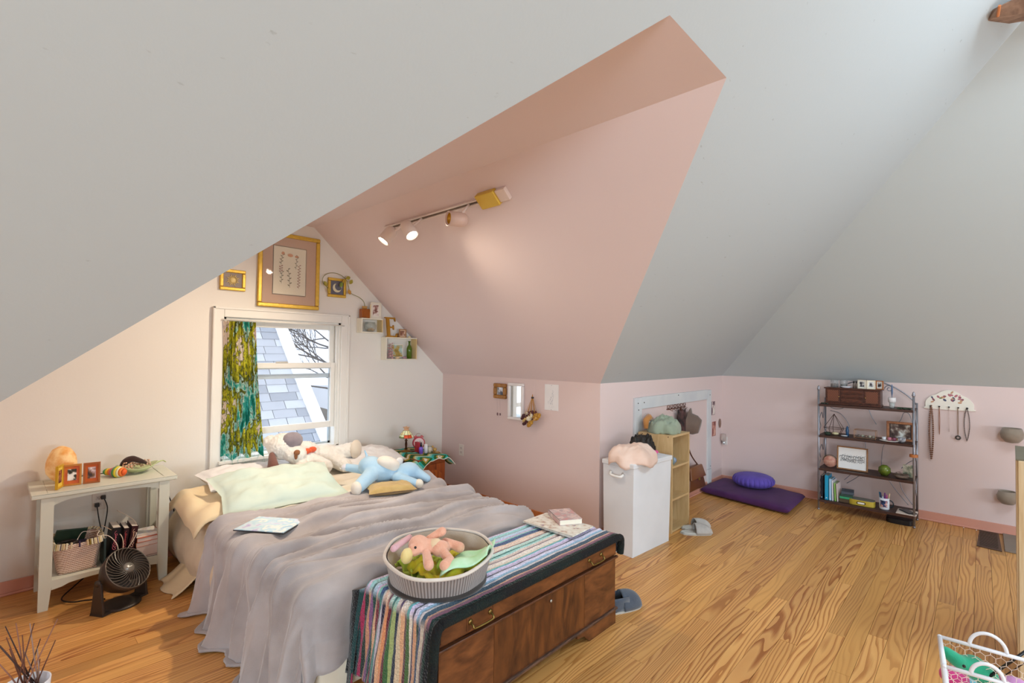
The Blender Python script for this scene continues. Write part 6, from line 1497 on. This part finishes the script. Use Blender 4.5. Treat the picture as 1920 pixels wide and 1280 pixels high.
tag(put(B().box(-.045, -.001, 0, .045, .001, .11), (5.80, .485, Z3), (-.15, 0, -PI/2)).obj('card', photo(9, '5a6a58', 'b8b09a', '8a8a74', 'd8d0c0', 20), None), 'greenish patterned card leaning at the right end of the third shelf', 'card')
# bottom shelf
Z4 = RZ[0]+.004
bk_spec = [(1.155, .022, .225, '1c2230', 'dark navy book at the far left of the bottom rack shelf', 0), (1.120, .034, .235, '1f9ec8', 'bright turquoise book on the bottom rack shelf', 0), (1.084, .024, .205, 'a8d0ea', 'pale blue book right of the turquoise one', 0),
           (1.058, .014, .195, 'ece8f0', 'thin white book with purple top', .02), (1.038, .016, .17, '9ac86a', 'light green book beside the thin white book', .04), (1.018, .012, .168, 'f0dcd8', 'thin pale pink and green book at the right of the row', .05), ]
for y, w, h, c, lb, lean in bk_spec:
    t = thing('book', lb, 'book', (5.66, y, Z4), -PI/2); t.rotation_euler = (0, -lean, -PI/2)
    B().box(.001, .002, .002, w-.003, .15, h-.003).obj('pages', M('efe8dc', .8), t, local=True)
    B().box(0, 0, 0, w-.002, .002, h).box(0, 0, 0, .0012, .155, h).box(w-.0032, 0, 0, w-.002, .155, h).obj('cover', M(c, .35, var=.05), t, local=True)
    if w > .02: B().box(w*.3, -.0012, h*.06, w*.6, 0, h*.09).obj('spine_mark', M('f0f4f4', .4), t, local=True)
zz_ = Z4
for i, (w, d, h, c, lb) in enumerate(((.09, .12, .035, '5a4632', 'brown box at the bottom of the small pile on the bottom shelf'), (.10, .13, .022, '3aa070', 'green edged book in the small pile'), (.10, .13, .022, '2c4a40', 'dark green book in the small pile'), (.10, .13, .026, '44505c', 'slate blue book on top of the small pile'))):
    booklet('small_book', (5.73+.002*i, .955-.004*i, zz_), d, w, h, .05*i, M(c, .5), lb); zz_ += h+.0005
tn = thing('yellow_tin', 'yellow rounded tin with white label on the bottom rack shelf', 'tin', (5.71, .825, Z4), -PI/2)
def rrp(w, d, n=24, r=.5): return [(math.copysign(abs(math.cos(2*PI*i/n))**r, math.cos(2*PI*i/n))*w/2, math.copysign(abs(math.sin(2*PI*i/n))**r, math.sin(2*PI*i/n))*d/2) for i in range(n)]
B().prism(rrp(.205, .115), 'z', 0, .050).obj('body', M('c8b040', .35, .2), tn, local=True, bevel=.003)
B().prism(rrp(.197, .108), 'z', .050, .054).obj('lid', M('6a6a60', .4, var=.4, vs=60), tn, local=True)
B().prism(rrp(.07, .024), 'y', -.0600, -.0570).xf(Matrix.Translation((0, 0, .026))).obj('label_holder', M('3a2a14', .4, .4), tn, local=True)
B().prism(rrp(.056, .016), 'y', -.0615, -.0595).xf(Matrix.Translation((0, 0, .026))).obj('label_card', M('f0ece0', .6), tn, local=True)
mg = thing('mug', 'white mug with dark blue picture holding pens on the bottom shelf', 'mug', (5.70, .655, Z4))
B().lathe([(.001, 0), (.036, .001), (.039, .01), (.039, .105), (.036, .105), (.035, .01), (.001, .008)], (0, 0, 0), 28).obj('body', M('e6e8f0', .2), mg, smooth=True, local=True)
B().grid(lambda u, v: (.0395*math.cos(PI-.75+1.5*u), .0395*math.sin(PI-.75+1.5*u), .025+.06*v), 14, 6).obj('picture', photo(11, '10284a', 'c88a80', '1f4a80', 'e8e0e0', 30), mg, smooth=True, local=True)
B().tube([(.0+.0, -.037-.030*math.sin(a), .055+.032*math.cos(a)) for a in [PI*i/12 for i in range(13)]], .0055, 8).obj('handle', M('1c2a34', .3), mg, smooth=True, local=True)
for i, (c, lb) in enumerate((('7a2a8a', 'purple marker in the mug'), ('1f6a8a', 'teal marker in the mug'), ('202a50', 'navy marker in the mug'), ('b03a78', 'magenta marker in the mug'), ('d8b890', 'tan pen in the mug'))):
    a = i*1.25; p = Vector((5.70+.018*math.cos(a), .655+.018*math.sin(a), Z4+.012)); d_ = Vector((.02*math.cos(a), .022*math.sin(a), .13+.006*(i % 3)))
    tag(B().tube([p, p+d_*.8, p+d_], [.006, .006, .005], 8).obj('marker_pen', M(c, .35), None, smooth=True), lb, 'pen', 'pens in the mug')
tag(slab([(5.62, .565), (5.62, .42), (5.80, .42), (5.80, .565)], Z4, Z4+.010, 16, 8, .001).obj('cream_tray', M('d8c8bc', .5, var=.1, vs=20), None, smooth=True), 'cream tray cloth under the dark phone on the bottom shelf', 'tray')
tag(put(B().box(-.035, -.065, 0, .035, .065, .009), (5.70, .485, Z4+.0115), (0, 0, -.9)).obj('phone', M('2e3438', .25), None, bevel=.003), 'dark grey notebook on the cream tray at the right of the bottom shelf', 'notebook')
tag(B().prism(rrp(.19, .20), 'z', 0, .045).xf(Matrix.Translation((5.75, .545, 0))).obj('black_box', M('14141a', .4), None, bevel=.006), 'low black box on the floor under the rack', 'box')

# ------------------------------------------------------------ hook board with necklaces
XH = XS-.001
hbd = thing('hook_board', 'cream painted floral hook board hanging on the far pink wall', 'hook board', (XH, .215, 1.05), -PI/2)
prf = [(-.165, .0), (-.163, .05), (-.13, .095), (-.09, .115), (-.05, .145), (0, .16), (.05, .145), (.09, .115), (.13, .09), (.163, .045), (.165, 0), (.155, -.018), (-.155, -.018)]
B().prism([(p.x, p.y) for p in spline([(x, z, 0) for x, z in prf]+[(prf[0][0], prf[0][1], 0)], 4)[:-1]], 'y', -.014, 0).obj('board', M('eee6d8', .4), hbd, local=True, bevel=.003)
random.seed(6)
for i in range(22):
    x = random.uniform(-.12, .12); z = random.uniform(.03, .13)*(1-abs(x)*3.2)+.02
    B().sph((x, -.0145, z), (random.uniform(.009, .018), .0012, random.uniform(.006, .010)), 10, Matrix.Rotation(random.uniform(-1, 1), 3, 'Y')).obj('painted_petal', M(random.choice(['b87078', '8a4a58', '7a7a4a', 'c89a7a', '4a5068', 'd8a0a0']), .6), hbd, local=True)
hooks_y = [.343, .281, .215, .152, .092]
for yy in hooks_y: B().lathe([(.005, 0), (.004, .008), (.007, .014), (.001, .018)], (-(yy-.215), -.013, .006), 10, rot=Matrix.Rotation(PI/2, 3, 'X')).obj('peg', M('2c2420', .4), hbd, local=True, smooth=True)
def necklace(yy, zlow, wdt, r, c, label, beads=None, pend=None, x=XH-.022):
    z0_ = 1.058; n = 26
    L_ = [(x, yy+wdt/2*math.sin(PI*i/n)**.8*(1 if i < n/2 else 1), z0_-(z0_-zlow)*i/n) for i in range(n)]; R2 = [(x, yy-wdt/2*math.sin(PI*i/n)**.8, zlow+(z0_-zlow)*i/n) for i in range(n)]
    if beads:
        q = B()
        for p in L_+R2: q.sph(p, beads, 6)
        o = q.obj('necklace', M(c, .35, var=.3, vs=60), None, smooth=True)
    else: o = B().tube(L_+R2, r, 5, closed=True).obj('necklace', M(c, .35, .4), None, smooth=True)
    tag(o, label, 'necklace')
    if pend: B().tube(ring((x, yy, zlow-.012), .015, 16, 'x')[:-1], .006, 8, closed=True).obj('pendant', M(pend, .4, .4), o, smooth=True)
necklace(.338, .575, .026, .006, '7a4a2c', 'long thick brown beaded necklace on the leftmost hook', .0085)
necklace(.281, .80, .006, .0025, 'a0705a', 'thin coppery chain on the second hook', None)
necklace(.215, .83, .008, .0012, 'c8b0a8', 'very fine pale chain on the middle hook', None)
necklace(.155, .80, .006, .002, '8a6a50', 'fine chain with a round pendant on the fourth hook', None, '4a4440')
necklace(.096, .77, .036, .003, '5a4a44', 'dark small bead necklace on the rightmost hook', .0052)

# ------------------------------------------------------------ floor registers, right edge things
rg = thing('floor_register', 'dark metal floor register near the right of the far wall', 'register', (5.73, -.03, 0))
ra = [Vector((6.0, .02, 0)), Vector((5.47, .035, 0)), Vector((5.45, -.11, 0)), Vector((5.99, -.10, 0))]
B().hexa(ra, [p+Vector((0, 0, .006)) for p in ra]).obj('frame', M('5a4438', .5, .3), rg, bevel=.001)
for i in range(12):
    x = 5.50+.04*i; B().hexa([(x, .018, .006), (x+.022, .018, .006), (x+.022, -.09, .006), (x, -.09, .006)], [(x, .018, .009), (x+.022, .018, .009), (x+.022, -.09, .009), (x, -.09, .009)]).obj('louvre', M('4a3a30', .5, .3, var=.3), rg)
tag(B().box(5.47, -.30, .001, 5.99, -.125, .014).obj('grey_mat', M('8a7c70', .8, var=.1), None, bevel=.003), 'flat grey brown board on the floor beside the register', 'board')
cb = thing('cabinet', 'light wood cabinet edge at the right of the picture', 'cabinet', (3.45, -.30, 0), -.0316)
PW_ = wood('dcc6a2', 'bd9c70', (30, 30, 2.0), .4, 'Object', (.3, .7), dist=.8)
def cbx(x0, y0, z0, x1, y1, z1, n, m_=PW_, bv=.004): return B().box(x0, y0, z0, x1, y1, z1).xf(Matrix.Rotation(-.0310, 4, 'Z')).obj(n, m_, cb, bevel=bv)
cbx(3.31, -.60, .0, 3.80, -.012, 1.028, 'carcass')
for k in range(3): cbx(3.302, -.05-.045*k, .0, 3.312, -.018-.045*k, 1.028, 'face_moulding')
cbx(3.306, -.60, 1.028, 3.80, -.011, 1.036, 'top', M('6a6250', .5, var=.1), .001)
for (yy, z, r, lb) in ((-.185, .865, .075, 'upper taupe rounded felt bowl at the right edge of the far wall'), (-.155, .335, .068, 'lower taupe rounded felt bowl at the right edge of the far wall')):
    t = thing('wall_bowl', lb, 'bowl', (XH, yy, z))
    B().lathe([(.001, -r*1.0), (r*.55, -r*.88), (r*.9, -r*.45), (r, .1*r), (r*.8, r*.7), (r*.74, r*.7), (r*.9, .1*r), (r*.8, -r*.4), (.001, -r*.85)], (-r, 0, 0), 24).obj('body', fabric('8a7a6a', '9a8a7a', bump=.3), t, smooth=True, local=True)
    B().box(-.004, -.02, -.03, 0, .02, .03).obj('mount', M('6a5a4c', .5), t, local=True)
# wooden beam end at the top right
tag(B().hexa([(3.46, -.02, 3.20), (3.56, -.30, 3.20), (4.2, -.50, 3.35), (3.9, -.02, 3.35)], [(3.46, .0, 3.28), (3.56, -.28, 3.40), (4.2, -.50, 3.44), (3.9, -.0, 3.44)]).obj('beam', wood('a8866c', '7a5a48', (6, 30, 30), .8), None, bevel=.006), 'rough weathered wooden beam end at the top right of the slope', 'beam') if False else None
bmx = thing('wooden_beam', 'rough weathered wooden beam end at the top right of the ceiling', 'beam', (3.6, -.15, 3.26))
c0, c1, c2, c3 = onz(1864, 33, 3.20), onz(1872, 12, 3.22), onz(2120, -110, 3.26), onz(2120, -10, 3.20)
back = Vector((.25, .10, .10))
B().hexa([c0, c3, c3+back, c0+back], [c1, c2, c2+back, c1+back]).obj('timber', wood('b0917c', '7a5f50', (3, 14, 40), .8, dist=1), bmx, bevel=.008)
a_ = c0.lerp(c1, .6)
B().tube([c0.lerp(c3, .02)+Vector((-.004, -.004, .0)), c1+Vector((-.004, -.004, .0))], .006, 6).obj('split_edge', M('c87a48', .7), bmx)

# ------------------------------------------------------------ white wire basket bottom right
wbk = thing('wire_basket', 'white rectangular wire basket with chicken mesh and two loop handles', 'basket', (2.62, .01, 0))
WW = M('e8e8ee', .35)
z_ = .36
k0, k1, k2, k3 = onz(1762, 1193, z_), onz(1960, 1248, z_), onz(1945, 1298, z_), onz(1771, 1249, z_)
cen = (k0+k1+k2+k3)/4
def low(p, t_): q = cen.lerp(p, 1-.22*t_); return Vector((q.x, q.y, z_*(1-t_)+.012*t_))
kk = [k0, k1, k2, k3]
for i in range(4): B().tube([kk[i], kk[(i+1) % 4]], .0075, 8).obj('rim_rail', WW, wbk, smooth=True)
for i in range(4): B().tube([low(kk[i], 1), low(kk[(i+1) % 4], 1)], .006, 8).obj('base_rail', WW, wbk, smooth=True)
for p in kk: B().tube([p, low(p, 1)], .008, 8).obj('corner_post', WW, wbk, smooth=True); B().sph(p, .009, 8).obj('corner', WW, wbk, smooth=True)
for a, b_ in ((k0, k1), (k3, k2)):
    m0, m1 = a.lerp(b_, .30), a.lerp(b_, .66); r_ = (m1-m0).length/2; md = (m0+m1)/2; dr_ = (m1-m0).normalized()
    B().tube([md+dr_*(-r_*math.cos(PI*i/16))+Vector((0, 0, r_*1.15*math.sin(PI*i/16))) for i in range(17)], .0065, 8).obj('loop_handle', WW, wbk, smooth=True)
# hexagonal mesh on each side
for i in range(4):
    a, b_ = kk[i], kk[(i+1) % 4]; W_ = (b_-a).length; cell = .030; q = B()
    def PT(s, t_): 
        s = min(max(s/W_, 0), 1); t_ = min(max(t_/z_, 0), 1); return low(a, t_).lerp(low(b_, t_), s)
    ny = int(z_/(cell*.87))+1; nx = int(W_/cell)+2
    for r in range(ny):
        for c in range(nx):
            ox = c*cell+(cell/2 if r % 2 else 0); oz = r*cell*.87
            for (x0_, z0_, x1_, z1_) in ((ox, oz, ox, oz+cell*.55), (ox, oz+cell*.55, ox+cell/2, oz+cell*.87), (ox, oz+cell*.55, ox-cell/2, oz+cell*.87)):
                if 0 <= x0_ <= W_ and 0 <= x1_ <= W_ and z1_ <= z_: q.tube([PT(x0_, z0_), PT(x1_, z1_)], .0011, 3)
    o = q.obj('chicken_wire', M('f0ddd0', .4), wbk); o['kind'] = 'stuff'
B().hexa([low(k0, 1), low(k1, 1), low(k2, 1), low(k3, 1)], [low(p, .97) for p in (k0, k1, k2, k3)]).obj('bottom_panel', WW, wbk)
TG = fabric('12906c', '18a880', bs=150, bump=.4, sheen=.3)
pg = thing('green_plush', 'teal green plush toy lying in the white wire basket', 'plush toy', onz(1810, 1230, .22))
def wq(u, v, z): return onz(u, v, z)
blob([('c', wq(1774, 1222, .33), wq(1795, 1238, .30), .022, .028), ('c', wq(1795, 1238, .30), wq(1825, 1250, .27), .022, .045), ('c', wq(1825, 1250, .27), wq(1850, 1268, .24), .045, .04)]).obj('body', TG, pg, smooth=True, remesh=.006)
B().sph(wq(1808, 1252, .30)+Vector((-.03, 0, .02)), .006, 8).obj('eye', M('14100e', .2), pg, smooth=True)
for i, (u, v, z, r, c, lb) in enumerate(((1790, 1270, .16, .05, 'd8408a', 'bright pink plush ball in the wire basket below the green toy'), (1862, 1278, .20, .045, '8a1a5a', 'magenta satin bundle right of the green toy'), (1840, 1300, .12, .06, '7ad0d8', 'light turquoise plush at the bottom of the wire basket'), (1905, 1290, .12, .05, 'c88ac0', 'lilac plush at the right in the wire basket'))):
    rock(tuple(wq(u, v, z)), (r, r, r*.8), i, fabric(c, None, bump=.3), 'small_plush', lb, 'plush toy')
tag(B().tube([wq(1855, 1268, .26), wq(1950, 1202, .44)], .0055, 8).obj('black_rod', M('14161a', .35), None, smooth=True), 'thick black rod leaning in the wire basket', 'rod')
tag(B().tube([wq(1885, 1265, .26), wq(1955, 1222, .40)], .0022, 6).obj('thin_rod', M('3a2420', .4), None, smooth=True), 'thin dark red rod beside the thick black rod', 'rod')
